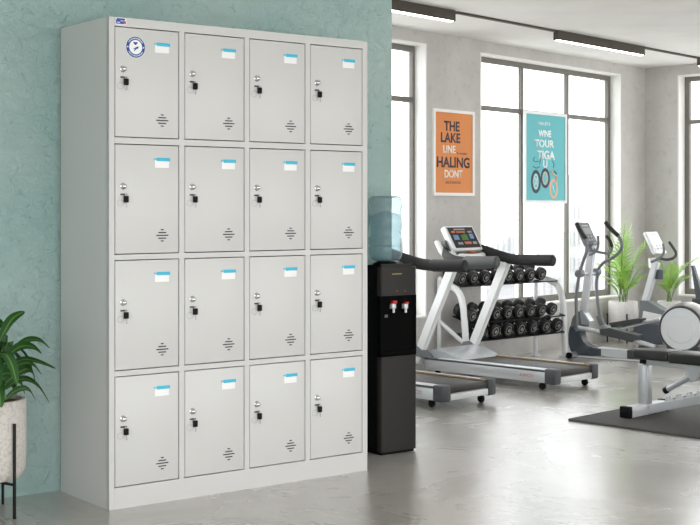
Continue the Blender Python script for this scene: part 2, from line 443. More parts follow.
# ------------------------------------------------------------------ ceiling lights on tracks
TK = Frame(.669, 8.20, .660, .7513)
tB0 = TK.on(553, 30)[0]
def light(fr, x0, x1, label, y=0):
    root = fr.empty('ceiling_light', label, 'ceiling light', 'linear ceiling lights', at=((x0+x1)/2, y, CEIL))
    h = (x1-x0)/2; w = .019; H = .067
    b = MB(); b.box(-h, h, -w, w, -H, 0); b.build('housing', M['brown_metal'], root, smooth=False)
    b = MB(); b.box(-h+.02, h-.02, -w+.003, w-.003, -H-.004, -H); b.build('diffuser', M['lamp'], root, smooth=False, label='glowing white diffuser')
    return root
def track(fr, segs, label):
    root = fr.empty('lighting_track', label, 'lighting track', at=(0, 0, CEIL))
    for a, c in segs:
        b = MB(); b.box(a, c, -.013, .013, -.014, 0); b.build('rail', M['brown_metal'], root, smooth=False)
Lx = 1.26; P = []
xs = [(-Lx, -.03), (tB0+.035, WL and TK.on(645, 47)[0]-.035), (TK.on(699, 57.3)[0], TK.on(699, 57.3)[0]+Lx)]
light(TK, *xs[0], 'dark linear ceiling light cut off by the teal wall, left of the orange poster')
light(TK, *xs[1], 'dark linear ceiling light in full view above the big window')
light(TK, *xs[2], 'dark linear ceiling light cut off at the right edge above the right wall window')
track(TK, [(-1.9, -Lx), (0, xs[1][0]), (xs[1][1], xs[2][0])], 'thin dark lighting track joining the linear lights on the ceiling')

# ------------------------------------------------------------------ locker
LW_, LH, LD = 1.2275, 1.85, .422
dx = [.0260, .3262, .6260, .9270]; DW = .2702
dz = [1.4015, .9600, .5220, .0840]; DH = .4115
lk = LK.empty('locker_cabinet', 'tall light grey metal locker cabinet with sixteen keyed doors against the teal wall', 'locker')
b = MB()
b.box(0, .012, .006, LD, 0, LH); b.box(LW_-.012, LW_, .006, LD, 0, LH)
b.box(.012, LW_-.012, .006, LD, LH-.012, LH); b.box(.012, LW_-.012, .04, LD, .06, .072)
b.box(.012, LW_-.012, LD-.01, LD, .072, LH-.012)
for i in range(3):
    xx = (dx[i]+DW+dx[i+1])/2; b.box(xx-.004, xx+.004, .025, LD-.01, .072, LH-.012)
    zz = (dz[i]+dz[i+1]+DH)/2; b.box(.012, LW_-.012, .026, LD-.011, zz-.004, zz+.004)
b.build('body', M['locker_frame'], lk, smooth=False)
b = MB()
xe = [0]+[v for d in dx for v in (d-.0035, d+DW+.0035)]+[LW_]
b.box(0, xe[1], 0, .022, 0, LH, .0015); b.box(xe[-2], LW_, 0, .022, 0, LH, .0015)
b.box(xe[1], xe[-2], 0, .022, 0, dz[3]-.0035); b.box(xe[1], xe[-2], 0, .022, dz[0]+DH+.0035, LH)
for i in range(3):
    b.box(dx[i]+DW+.0035, dx[i+1]-.0035, 0, .022, dz[3]-.0035, dz[0]+DH+.0035)
for i in range(4):
    for j in range(3): b.box(dx[i]-.0035, dx[i]+DW+.0035, 0, .022, dz[j+1]+DH+.0035, dz[j]-.0035)
b.build('face_frame', M['locker_frame'], lk, smooth=False)
def door_mesh():
    b = MB(); b.box(0, DW, 0, .018, 0, DH, .0018); return b.build('locker_door', M['locker'], None)
def make_door():
    d = door_mesh()
    b = MB(); b.box(.167, .2285, -.0012, 0, DH-.085, DH-.055); b.build('name_card', M['white_card'], d, smooth=False, label='white name card with a cyan band')
    b = MB(); b.box(.1735, .2325, -.0024, 0, DH-.0595, DH-.0465, .0010); b.cyl((.1665, 0, DH-.0525), (.1665, -.0028, DH-.0525), .0035, 12)
    b.build('card_band', M['cyan'], d, label='cyan band')
    b = MB(); b.lathe([(0, -.001), (.012, -.001), (.0125, .002), (.009, .005), (.0105, .009), (.0095, .014), (.006, .018), (0, .0195)], (.0315, 0, .2545), 20, (0, -1, 0)); b.build('knob', M['chrome'], d, label='chrome knob')
    b = MB(); b.box(.020, .047, -.004, 0, .2205, .2265, .001); b.build('shaded_lock_plate', M['dgrey'], d)  # lock face; the shade on it is put into the dark grey colour
    b = MB(); b.box(.0300, .0490, -.016, -.006, .193, .2185, .003); b.build('key_head', M['black_plastic'], d, label='black plastic key head')
    b = MB(); b.box(.0355, .0395, -.012, -.002, .2185, .2260); b.build('key_blade', M['steel'], d)
    b = MB(); b.box(.0405, .0435, -.012, -.0095, .174, .193); b.build('key_tag', M['steel'], d, label='narrow steel tag hanging from the key')
    b = MB(); b.ring((.019, -.004, .191), .012, .0006, (.3, 1, 0), 24, 6); b.build('key_ring', M['steel'], d)
    b = MB()
    for k, w in ((-2, .006), (-1, .017), (0, .0265), (1, .017), (2, .006)): b.box(.199-w, .199+w, -.0009, .002, .067+k*.0108-.0021, .067+k*.0108+.0021)
    b.build('vent_slot', M['dark_slot'], d, smooth=False, label='diamond of five dark vent slots')
    return d
d0 = make_door(); door11 = None
for r in range(4):
    for c in range(4):
        d = d0 if (r == 0 and c == 0) else copy_tree(d0)
        d.parent = lk; d.location = (dx[c], .0005, dz[r])
        if r == 0 and c == 0: door11 = d
# badge on the frame and the round sticker on the first door (added after the copies)
b = MB()
b.mi = 0; b.box(.0262, .0700, -.0015, 0, 1.8215, 1.8475); b.mi = 1; b.box(.0275, .060, -.0022, -.0015, 1.8245, 1.8400)
b.box(.030, .0655, -.0022, -.0015, 1.8400, 1.8455); b.mi = 2; b.prism([(.061, 1.8265), (.0685, 1.824), (.068, 1.8335), (.0655, 1.839), (.0615, 1.838)], -.0022, -.0015)
b.mi = 0; b.box(.032, .044, -.0026, -.0022, 1.829, 1.8315); b.box(.046, .056, -.0026, -.0022, 1.8355, 1.8375)
b.build('brand_badge', [M['white_card'], M['blue2'], M['red_print']], lk, smooth=False, label='small blue and white badge')
sx, sz = LK.on(135.6, 47.2)[0]-dx[0], LK.on(135.6, 47.2)[2]-dz[0]
def disc(mb, x, y, z, r, t=.0006, seg=40): mb.cyl((x, y, z), (x, y-t, z), r, seg)
b = MB(); b.mi = 0; disc(b, sx, 0, sz, .0415); b.mi = 1; disc(b, sx, -.0006, sz, .040); b.mi = 0; disc(b, sx, -.0012, sz, .0272)
for k in range(13):
    for s0, off in ((1, 0), (-1, .1)):
        a = PI/2*s0+(k-6)*.165; cxx = sx+.0335*math.cos(a); czz = sz+.0335*math.sin(a)
        h = .0022 if k % 2 else .0016
        R = Matrix.Translation((cxx, -.0014, czz)) @ Matrix.Rotation(-(a-PI/2), 4, 'Y')
        b.box(-.0017, .0017, -.0004, .0003, -h, h, M4=R)
for s0 in (-1, 1): disc(b, sx+s0*.0335, -.0012, sz, .0028, .0005, 8)
b.mi = 1
b.prism([(sx-.011, sz+.017), (sx-.006, sz+.0205), (sx-.001, sz+.018), (sx+.005, sz+.0205), (sx+.008, sz+.0165), (sx+.002, sz+.0095), (sx-.003, sz+.008)], -.0024, -.0018)
b.prism([(sx-.013, sz-.005), (sx-.005, sz-.004), (sx+.003, sz+.001), (sx+.013, sz+.004), (sx+.009, sz-.005), (sx+.001, sz-.008), (sx-.006, sz-.016), (sx-.009, sz-.0155), (sx-.004, sz-.008)], -.0024, -.0018)
b.build('round_sticker', [M['white_card'], M['blue']], door11, smooth=False, label='round blue and white sticker with bird emblem')

# ------------------------------------------------------------------ water cooler and bottle
CO = Frame(.1414, 5.931, .795, .606)
CWd = .214; CD = .195; CH = .874
co = CO.empty('water_cooler', 'black and dark grey floor standing water cooler beside the lockers', 'water cooler', at=(CWd/2, CD/2, 0))
X = lambda v: v-CWd/2
Yv = lambda v: v-CD/2
b = MB(); b.box(X(.0), X(CWd), Yv(.022), Yv(CD), .012, CH-.01, .006); b.box(X(.01), X(CWd-.01), Yv(.01), Yv(CD-.01), 0, .012)
b.build('body', M['cooler_side'], co)
def front_panel(z0, z1, round_top=False):
    w = CWd; r = .028; n = 6; pr = [(0, .022), (0, r*.6)]
    b = MB(); prof = []
    for k in range(n+1):
        a = PI-k*PI/2/n; prof.append((r+r*math.cos(a), r-r*math.sin(a)))
    for k in range(n+1):
        a = PI/2-k*PI/2/n; prof.append((w-.012+.012*math.cos(a), .012-.012*math.sin(a)))
    prof = [(0, .030)]+prof+[(w, .030)]
    lo = [b.bm.verts.new((X(x), Yv(y), z0)) for x, y in prof]
    hi = [b.bm.verts.new((X(x), Yv(y), z1)) for x, y in prof]; fs = [b.face(lo), b.face(hi)]
    for i in range(len(prof)): fs.append(b.face([lo[i], lo[(i+1) % len(prof)], hi[(i+1) % len(prof)], hi[i]]))
    bmesh.ops.recalc_face_normals(b.bm, faces=fs)
    if round_top:
        es = [e for e in b.bm.edges if all(v.co.z > z1-1e-5 for v in e.verts)]
        bmesh.ops.bevel(b.bm, geom=es, offset=.014, segments=4, affect='EDGES')
    return b
front_panel(.012, .449).build('lower_panel', M['cooler'], co, label='dark grey brushed lower panel')
up = front_panel(.728, CH, True).build('upper_panel', M['cooler'], co, label='dark grey upper panel')
b = MB(); b.box(X(.0), X(.006), Yv(.004), Yv(.03), .449, .728); b.box(X(.012), X(CWd-.004), Yv(.060), Yv(.064), .449, .728)
b.box(X(CWd-.012), X(CWd), Yv(.004), Yv(.03), .449, .728); b.box(X(.0), X(CWd), Yv(.002), Yv(.03), .449, .475, .003); b.box(X(.006), X(CWd-.012), Yv(.006), Yv(.03), .475, .728)
rc = b.build('tap_bay', M['cooler_black'], co, label='glossy black tap bay')
for px, red in ((392.5, 1), (404.5, 0)):
    x = CO.on(px, 300)[0]; z = CO.on(px, 306)[2]
    b = MB(); b.box(X(x-.012), X(x+.012), Yv(-.014), Yv(.008), z-.012, z+.012, .004); b.tube([(X(x), Yv(-.008), z-.010), (X(x), Yv(-.008), z-.030)], .006, 10)
    tp = b.build('tap', M['silver2'], co, label='pale tap with red lever')
    b = MB(); b.box(X(x-.013), X(x+.011), Yv(-.022), Yv(-.002), z+.012, z+(.026 if red else .020), .003); b.build('lever', M['red'], tp, label='red lever')
b = MB(); x0 = CO.on(398.5, 274)[0]; z0 = CO.on(400, 273.8)[2]; b.box(X(.065), X(.122), Yv(-.0006), Yv(.0), z0-.0016, z0+.0016)
b.build('name_strip', M['gold'], co, smooth=False, label='thin gold lettering strip')
b = MB()
for px in (397, 405.2):
    p = CO.on(px, 291); b.cyl((X(p[0]), Yv(0), p[2]), (X(p[0]), Yv(-.0015), p[2]), .0025, 10)
b.build('indicator_light', M['red'], co)
b = MB(); p = CO.on(387, 316.5)
for k in range(3): b.box(X(p[0]-.009), X(p[0]+.009), Yv(.0052), Yv(.006), p[2]-.004+k*.0045, p[2]-.002+k*.0045)
b.build('printed_note', M['screen_grey'], co, smooth=False)
b = MB(); b.lathe([(0, CH-.014), (.06, CH-.014), (.062, CH-.004), (.05, CH+.004), (.034, CH+.012), (0, CH+.012)], (0, 0, 0), 28); b.build('bottle_collar', M['black_plastic'], co)
# bottle
bz = CH+.010; H = 1.188-bz
bo = CO.empty('water_bottle', 'translucent blue water bottle upside down on top of the black cooler', 'water bottle', at=(CWd/2, CD/2, bz))
R = .0785
pr = [(.0, .0), (.050, .0), (.060, .004), (.070, .012), (R-.003, .024), (R, .038), (R, .055), (R, .066), (R-.005, .071), (R, .077), (R, .100),
      (R-.0035, .105), (R-.0045, .112), (R-.0045, .150), (R-.002, .158), (R, .166), (R, .200), (R-.002, .207), (R-.0045, .214), (R-.0045, .248),
      (R-.002, .257), (R, .266), (R, H-.024), (R-.005, H-.010), (R-.014, H-.002), (.05, H), (.045, H-.008), (0, H-.012)]
b = MB(); b.lathe(pr, (0, 0, 0), 48)
# the slanted hand bands that ring the bottle
for v in b.bm.verts:
    if .08 < v.co.z < .29:
        v.co.z += .014*(v.co.x/R)*-1
b.build('bottle_shell', M['water'], bo, label='ribbed translucent blue shell')
b = MB(); b.lathe([(r*.94, z+.004 if z < .01 else z) for r, z in pr if z < .235]+[(0, .236)], (0, 0, 0), 40); b.build('water', M['water_in'], bo, label='clear water')

# ------------------------------------------------------------------ posters
def poster(root, x0, x1, z0, z1, y, m, th=.018):
    b = MB(); fw = .022
    b.box(x0, x0+fw, y-th, y, z0, z1); b.box(x1-fw, x1, y-th, y, z0, z1); b.box(x0+fw, x1-fw, y-th, y, z0, z0+fw); b.box(x0+fw, x1-fw, y-th, y, z1-fw, z1)
    b.build('poster_frame', M['poster_frame'], root, smooth=False, label='thin white frame')
    b = MB(); b.box(x0+fw, x1-fw, y-th*.6, y, z0+fw, z1-fw); return b.build('printed_sheet', m, root, smooth=False)
# orange
xa = WL.on(433.9, 110, -.018)[0]; xb = WL.on(474.8, 110, -.018)[0]
za = WL.on(433.7, 195.6, -.018)[2]; zb = WL.on(433.7, 108, -.018)[2]
cx0 = (xa+xb)/2; cz0 = (za+zb)/2
pr_ = WL.empty('framed_poster', 'orange framed poster with navy and white lettering on the concrete pier', 'poster', at=(cx0, 0, cz0))
w = xb-xa; h = zb-za
sh = poster(pr_, -w/2, w/2, -h/2, h/2, 0, M['orange'])
def T(s, u, v, hh, ww, m, nm='lettering', bold=.03, par=None, ww0=None, hh0=None, y=-.0108):
    W = ww0 or w; Hh = hh0 or h
    return text(nm, s, hh*Hh, M[m], par, ((u-.5)*W, y, (.5-v)*Hh), width=ww*W, bold=bold)
# u, v measured on the poster: v downwards
T('THE', .45, .19, .115, .38, 'navy', par=sh)
T('LAKE', .42, .325, .115, .47, 'navy', par=sh)
T('LINE', .39, .46, .09, .30, 'cream', par=sh, bold=.028)
T('THEBE', .69, .505, .022, .26, 'navy', par=sh, bold=.01)
T('HALING', .49, .61, .125, .80, 'navy', par=sh)
T('DONT', .49, .745, .095, .44, 'cream', par=sh, bold=.028)
T('ADORATA', .48, .845, .03, .38, 'navy', par=sh, bold=.01)
# teal-blue poster hung on the window
yy = .082
xa = WL.on(524.9, 110, yy-.018)[0]; xb = WL.on(567.0, 110, yy-.018)[0]
za = WL.on(545, 203.2, yy-.018)[2]; zb = WL.on(545, 112.2, yy-.018)[2]
w2_ = xb-xa; h2_ = zb-za
pb = WL.empty('framed_poster', 'turquoise framed poster with white words and bicycle wheels hung on the big window', 'poster', at=((xa+xb)/2, yy, (za+zb)/2))
sh2 = poster(pb, -w2_/2, w2_/2, -h2_/2, h2_/2, 0, M['teal_print'])
kw = dict(par=sh2, ww0=w2_, hh0=h2_)
b = MB(); b.box(-w2_/2+.03, -w2_/2+.05, 0, .013, h2_/2-.05, h2_/2-.02); b.box(w2_/2-.05, w2_/2-.03, 0, .013, h2_/2-.05, h2_/2-.02); b.build('wall_bracket', M['frame'], pb, smooth=False)
T('MILLETS', .47, .125, .032, .28, 'white_print', bold=.012, **kw)
T('WINE', .48, .235, .075, .30, 'white_print', **kw)
T('TOUR', .47, .345, .085, .46, 'white_print', **kw)
T('TIGA', .51, .47, .095, .42, 'white_print', **kw)
T('U', .49, .57, .085, .10, 'white_print', **kw)
def oval(mb, u, v, ru, rv, t, y=-.0108):
    n = 28; cu_ = (u-.5)*w2_; cv = (.5-v)*h2_; a = []; c = []
    for q, (o, yy0) in enumerate(((0, y), (0, y-.0008))):
        for k in range(n):
            an = 2*PI*k/n; a.append(mb.bm.verts.new((cu_+ru*w2_*math.cos(an), yy0, cv+rv*h2_*math.sin(an))))
            c.append(mb.bm.verts.new((cu_+(ru*w2_-t)*math.cos(an), yy0, cv+(rv*h2_-t)*math.sin(an))))
    for k in range(n):
        j = (k+1) % n
        mb.face([a[n+k], a[n+j], c[n+j], c[n+k]]); mb.face([a[k], a[j], a[n+j], a[n+k]]); mb.face([c[k], c[j], c[n+j], c[n+k]])
b = MB(); oval(b, .27, .765, .115, .128, .026); oval(b, .49, .725, .110, .110, .024)
def stroke(mb, pts, r, y=-.0112): mb.tube([((u-.5)*w2_, y, (.5-v)*h2_) for u, v in pts], r, 6)
stroke(b, [(.24, .50), (.20, .53), (.26, .55), (.33, .54)], .003); stroke(b, [(.20, .60), (.28, .62), (.36, .60)], .003); stroke(b, [(.38, .50), (.36, .57)], .003)
stroke(b, [(.66, .53), (.70, .57), (.68, .61)], .003); stroke(b, [(.70, .64), (.76, .67)], .005)
b.build('wheel_drawing', M['navy'], sh2, label='navy wheel rings and scribbles')
b = MB(); oval(b, .69, .84, .10, .110, .020); oval(b, .485, .725, .055, .07, .008); stroke(b, [(.62, .635), (.67, .68), (.76, .70), (.74, .76)], .007); b.build('frame_drawing', M['peach'], sh2, label='peach wheel drawing')
b = MB(); oval(b, .27, .765, .05, .08, .006); stroke(b, [(.25, .72), (.29, .80)], .003); stroke(b, [(.30, .72), (.25, .80)], .003); stroke(b, [(.66, .80), (.71, .88)], .003); b.build('spoke_drawing', M['white_print'], sh2)

# ------------------------------------------------------------------ treadmills
TM = Frame(1.254, 7.95, .709, -.705)       # origin at the rear corner nearest the viewer; x towards the rear end, y across to the far side
TWd = .461
def treadmill(label):
    root = TM.empty('treadmill', label, 'treadmill', 'treadmills by the window', at=(-.5, TWd/2, 0))
    def L_(p): return (p[0]+.5, p[1]-TWd/2, p[2])
    def LB(b, x0, x1, y0, y1, z0, z1, bev=0): return b.box(x0+.5, x1+.5, y0-TWd/2, y1-TWd/2, z0, z1, bev)
    for y0 in (0, TWd-.055):
        b = MB(); LB(b, -1.06, -.075, y0, y0+.055, .050, .118, .004); sr = b.build('side_rail', M['silver'], root, label='silver side rail')
        b = MB(); LB(b, -1.06, -.078, y0-.003, y0+.058, .118, .129, .003); b.build('rail_edge', M['dgrey'], sr)
        b = MB(); LB(b, -.95, -.078, y0+(.004 if y0 == 0 else -.012), y0+(.07 if y0 == 0 else .05), .129, .133, .0015); b.build('foot_board', M['silver2'], sr)
        if y0:
            b = MB(); LB(b, -.93, -.02, y0-.015, y0-.010, .130, .138); b.build('rail_stripe', M['orange_strip'], sr)
        else:
            t = text('side_lettering', 'KSPCO', .021, M['faded_red'], sr, (-.215+.5, -TWd/2-.0005, .088), width=.105, bold=.01)
    b = MB(); LB(b, -.95, -.014, .060, TWd-.058, .112, .128, .006); LB(b, -.05, -.006, .062, TWd-.06, .088, .126, .012); b.build('belt', M['belt'], root)
    b = MB(); LB(b, -.92, -.02, .058, TWd-.056, .055, .108); LB(b, -.06, -.004, .07, TWd-.06, .050, .086, .004); b.build('deck', M['silver2'], root, label='pale silver deck')
    for y0 in (-.006, TWd-.062):
        b = MB(); LB(b, -.080, .004, y0, y0+.068, .044, .140, .012); b.build('end_cap', M['dgrey'], root, label='dark grey end cap')
    for y0, x0 in ((.05, -.14), (TWd-.07, -.06), (.05, -1.0), (TWd-.07, -1.0)):
        b = MB(); b.cyl(L_((x0, y0, .022)), L_((x0, y0+.022, .022)), .022, 16, .004); b.tube([L_((x0, y0+.011, .022)), L_((x0, y0+.011, .07))], .009, 8); b.build('foot', M['black_plastic'], root)
    # motor hood
    b = MB(); pr = [(-1.10, .05), (-1.12, .12), (-1.08, .165), (-1.0, .19), (-.90, .185), (-.80, .150), (-.765, .131), (-.78, .12), (-1.0, .055)]
    b.prism([(x+.5, z) for x, z in pr], .03-TWd/2, TWd-.03-TWd/2, .008); b.build('motor_hood', M['silver'], root, label='silver motor hood')
    # uprights
    for y, top, bot in ((.012, (455, 262), (416, 362)), (TWd-.012, (506, 262), (470, 354))):
        p1 = TM.on(*top, y); p0 = TM.on(*bot, y)
        b = MB(); b.tube([L_(p0), L_(p1)], .034, 4, flat=(1, 0, 0), squash=(1.0, .62))
        bmesh.ops.bevel(b.bm, geom=b.bm.edges[:], offset=.006, segments=2, affect='EDGES'); b.build('upright', M['white_metal'], root)
        b = MB(); s = -1 if y < .1 else 1; bx = p0[0]
        b.prism([(bx+.5-.06, .128), (bx+.5+.15, .128), (bx+.5+.13, .15), (bx+.5+.02, .215), (bx+.5-.05, .20)], y-TWd/2-.026, y-TWd/2+.026, .005); b.build('upright_bracket', M['mgrey'], root)
    # handlebars
    for y, xr, g in ((.0, 498, 'grip2'), (TWd, 554, 'grip')):
        e = TM.on(xr, 262 if y == 0 else 260.5, y); s0 = TM.on(xr-33, 262 if y == 0 else 260, y)
        f0 = (s0[0]-.10, y, s0[2]+.005); f1 = (s0[0]-.22, y*.78+TWd*.11, s0[2]+.04); f2 = (-.99, y*.55+TWd*.225, s0[2]+.11)
        b = MB(); b.tube([L_(f2), L_(f1), L_(f0), L_(s0)], [.022, .034, .031, .030], 12, smooth=2, squash=(1.15, .8)); hb = b.build('handlebar', M['grip'], root, label='dark sweeping handlebar')
        b = MB(); b.tube([L_(s0), L_((s0[0]+.01, y, s0[2])), L_((e[0]-.008, y, e[2])), L_(e)], [.033, .036, .036, .028], 14, squash=(1.05, .9)); b.build('grip', M[g], hb, label='thick foam grip')
    # console
    yc = TWd/2
    C0 = TM.on(469.5, 249.5, yc); C1 = TM.on(458.5, 226, yc)
    a = Vector((C1[0]-C0[0], 0, C1[2]-C0[2])); ln = a.length; a.normalize(); nrm = Vector((a.z, 0, -a.x))
    if nrm.z < 0: nrm = -nrm
    Mx = Matrix(((0, a.x, nrm.x, C0[0]+.5), (1, 0, 0, 0), (0, a.z, nrm.z, C0[2]), (0, 0, 0, 1)))   # local: x across, y up the screen, z out of it
    b = MB(); b.box(-.148, .148, -.004, ln+.004, -.045, 0, .010, M4=Mx); cs = b.build('console', M['white_metal'], root, label='white console with colour display')
    b = MB(); b.box(-.130, .130, .014, ln-.012, 0, .003, M4=Mx); b.build('screen', M['screen'], cs, label='dark glass display')
    b = MB(); lst = [(0, -.108, -.07, .72, .82), (0, -.06, .03, .72, .80), (1, -.108, -.055, .38, .62), (2, -.03, .035, .36, .62), (1, .06, .10, .42, .66), (2, .0, .02, .58, .66),
                      (0, -.02, .05, .16, .28), (3, -.09, -.04, .14, .26), (3, .065, .105, .16, .28), (3, -.075, .04, .86, .93), (3, .06, .10, .72, .8)]
    for mi, x0, x1, v0, v1 in lst:
        b.mi = mi; b.box(x0, x1, .016+v0*(ln-.028), .016+v1*(ln-.028), .003, .0042, M4=Mx)
    b.build('screen_graphics', [M['screen_orange'], M['screen_blue'], M['screen_green'], M['screen_grey']], cs, smooth=False, label='coloured display readouts')
    b = MB()
    b.tube([L_((C0[0]-.14, yc-.175, C0[2]+.055)), L_((C0[0]-.07, yc-.185, C0[2]-.03)), L_((C0[0]+.02, yc-.12, C0[2]-.055)), L_((C0[0]+.03, yc, C0[2]-.06)), L_((C0[0]+.02, yc+.12, C0[2]-.055)), L_((C0[0]-.07, yc+.185, C0[2]-.03)), L_((C0[0]-.14, yc+.175, C0[2]+.055))],
           [.016, .028, .032, .032, .032, .028, .016], 12, smooth=2)
    b.build('console_surround', M['white_metal'], root, label='white curved console surround')
    b = MB(); b.box(C0[0]+.5-.11, C0[0]+.5+.02, -.15, .15, C0[2]-.045, C0[2]-.018, .008); tr = b.build('accessory_tray', M['dgrey'], root)
    b = MB(); b.box(C0[0]+.5-.01, C0[0]+.5+.026, -.02, .05, C0[2]-.020, C0[2]-.010, .003); b.build('stop_key', M['screen_orange'], tr, label='orange stop key')
    for s_ in (-1, 1):
        b = MB(); b.tube([L_((C0[0]-.11, yc+s_*.13, C0[2])), L_((C0[0]-.06, yc+s_*.13, C0[2]+.03))], .045, 16); b.build('side_pod', M['dgrey'], root)
    b = MB(); u0 = TM.on(456, 266, .02); b.tube([L_((u0[0]-.03, .03, u0[2]-.01)), L_((u0[0]-.03, TWd-.03, u0[2]-.01))], .022, 10); b.build('crossbar', M['dgrey'], root)
    return root
tm2 = treadmill('silver treadmill nearer the dumbbell rack, its coloured display in plain view')
tm1 = copy_tree(tm2); tm1.location = (tm2.location.x-.733, tm2.location.y-.716, 0)
for ch in tm1.children:
    if ch.name.startswith('handlebar'): ch.location.x += .12      # its bars reach further back over the deck
tm1['label'] = 'silver treadmill partly hidden behind the black water cooler'

# ------------------------------------------------------------------ dumbbell rack
RK = Frame(1.629, 9.85, .731, .682)        # origin at the right front foot; x along the rack to the right, y towards the wall
RL = 1.12; TH = math.radians(17)
rk = RK.empty('dumbbell_rack', 'white three tier dumbbell rack under the big window', 'dumbbell rack', at=(-RL/2, .10, 0))
def RP(p): return (p[0]+RL/2, p[1]-.10, p[2])
tiers = []
for yf, r, (ra, rb), (la, lb), n in ((.07, .049, (540.3, 274.5), (460.4, 277), 8), (.0, .0475, (551.4, 310), (471, 314), 8), (.0, .050, (556.5, 325.5), (480.5, 331), 7)):
    p = RK.on(ra, rb, yf); q = RK.on(la, lb, yf); tiers.append((yf, (p[2]+q[2])/2, r, (p[0]-q[0])/(n-1), -p[0], n))
for xx in (.0, -RL):
    rx = xx-(.11 if xx == 0 else .065)
    b = MB(); b.tube([RP((xx, 0, .012)), RP((xx, .0, .18)), RP((xx, .015, .36)), RP((xx, .03, .47)), RP((xx, .07, .545)), RP((xx-.02, .12, .575)), RP((xx-.05, .17, .60))], .024, 12, smooth=2, flat=(1, 0, 0), squash=(.9, 1.1)); b.build('front_post', M['white_metal'], rk, label='white curved front post')
    b = MB(); b.tube([RP((rx, .195, .0)), RP((rx, .195, .625))], .016, 10); b.box(RP((rx-.03, 0, 0))[0], RP((rx+.03, 0, 0))[0], RP((0, .17, 0))[1], RP((0, .215, 0))[1], 0, .012, .003); b.build('rear_post', M['white_metal'], rk)
    b = MB(); b.tube([RP((xx, .0, .17)), RP((rx, .195, .33))], .016, 8); b.build('side_brace', M['white_metal'], rk)
    b = MB(); b.tube([RP((xx-.04, .15, .59)), RP((rx, .20, .635))], .018, 8); b.build('top_brace', M['white_metal'], rk)
    b = MB(); b.box(RP((xx-.03, 0, 0))[0], RP((xx+.03, 0, 0))[0], RP((0, -.035, 0))[1], RP((0, .035, 0))[1], 0, .014, .003); b.build('foot', M['white_metal'], rk)
for yf, z, r, sp, s0, n in tiers:
    Mt = Matrix.Translation(RP((-RL/2, yf, z))) @ Matrix.Rotation(TH, 4, 'X')
    b = MB(); b.box(-RL/2+.01, RL/2-.01, -.025, .13, -r-.007, -r-.002, .001, M4=Mt); b.box(-RL/2+.01, RL/2-.01, -.030, -.022, -r-.012, -r-.002, .002, M4=Mt); b.build('shelf', M['black_metal'], rk, label='black tilted shelf')

def dumbbell(r):
    o = D.objects.new('dumbbell', None); COL.objects.link(o); o.empty_display_size = .05
    # local y = axis, centre at 0
    b = MB(); b.cyl((0, -.04, 0), (0, .04, 0), .014, 14); b.build('handle', M['chrome'], o, label='chrome handle')
    for s in (-1, 1):
        b = MB(); b.lathe([(0, 0), (r*.80, 0), (r*.97, .006), (r, .014), (r, .036), (r*.95, .044), (r*.80, .049), (r*.76, .047), (r*.74, .042), (r*.45, .042), (r*.42, .046), (0, .046)], (0, s*.032, 0), 28, (0, s, 0)); hd = b.build('weight_head', M['rubber'], o)
        b = MB(); b.ring((0, s*.0745, 0), r*.60, .0030, (0, 1, 0), 28, 6); b.cyl((0, s*.077, 0), (0, s*.0795, 0), r*.26, 16); b.build('face_ring', M['steel'], hd, label='silver ring on the weight face')
    return o
names = ['top', 'middle', 'bottom']; order = ['first', 'second', 'third', 'fourth', 'fifth', 'sixth', 'seventh', 'eighth']
for ti, (yf, z, r, sp, s0, n) in enumerate(tiers):
    base = dumbbell(r)
    for i in range(n):
        o = base if i == 0 else copy_tree(base)
        c = Vector((-s0-i*sp, yf+.056*math.cos(TH), z+.056*math.sin(TH)))
        ox, oy = wp(RK, c.x, c.y)
        o.matrix_world = Matrix.Translation((ox, oy, c.z)) @ Matrix.Rotation(RK.ang, 4, 'Z') @ Matrix.Rotation(TH, 4, 'X') @ Matrix.Rotation(.5*i, 4, 'Y')
        if i == 0: nm = 'the rightmost one'
        elif i == n-1: nm = 'the leftmost one'
        else: nm = '%s from the right' % order[i]
        tag(o, 'black rubber dumbbell on the %s shelf of the white rack, %s' % (names[ti], nm), 'dumbbell', 'dumbbells on the rack')

# ------------------------------------------------------------------ ellipticals
E1 = Frame(1.732, 9.880, .818, -.575)
e1 = E1.empty('elliptical_trainer', 'grey elliptical trainer with big pale disc and dark display left of the white potted palm', 'elliptical trainer')
def tub(fr, root, name, segs, r, m, seg=10, smooth=2, label=None, **k):
    """segs: list of (px, py, lateral)"""
    b = MB(); b.tube([fr.on(*p) for p in segs], r, seg, smooth=smooth, **k); return b.build(name, m, root, label=label)
b = MB(); b.prism(E1.xz([(572.5, 326), (571, 333), (571, 342), (573, 350), (577, 353.5), (590, 355), (603.6, 355), (603.6, 348.5), (597, 347.5), (590, 345.5), (585.5, 341), (583, 334), (583, 326)]), -.055, .055, .008); b.build('front_housing', M['bluegrey'], e1, label='dark blue grey front housing')
b = MB(); b.prism(E1.xz([(572, 327), (574, 318), (578, 312), (584, 310), (588, 316), (587, 327)]), -.04, .04, .008); b.build('neck', M['mgrey'], e1)
b = MB(); b.prism(E1.xz([(583.5, 325), (581.5, 311), (585, 310.5), (592, 321), (592, 324)]), -.045, .045, .006); b.build('neck_cover', M['silver'], e1)
b = MB(); b.tube([E1.on(582, 326, -.0), E1.on(590, 262, 0), E1.on(592, 245, 0)], .027, 4, flat=(0, 1, 0), squash=(.9, .9)); bmesh.ops.bevel(b.bm, geom=b.bm.edges[:], offset=.006, segments=2, affect='EDGES'); b.build('mast', M['silver2'], e1, label='pale silver mast')
b = MB(); b.prism(E1.xz([(600, 347), (600, 355), (632, 359), (632, 350.5)]), -.045, .045, .005); b.build('frame_beam', M['silver2'], e1, label='pale silver base beam')
b = MB(); b.prism(E1.xz([(630, 349.5), (630, 360), (668, 366), (668, 352)]), -.06, .06, .006); b.build('rear_base', M['dgrey'], e1)
x0 = .0
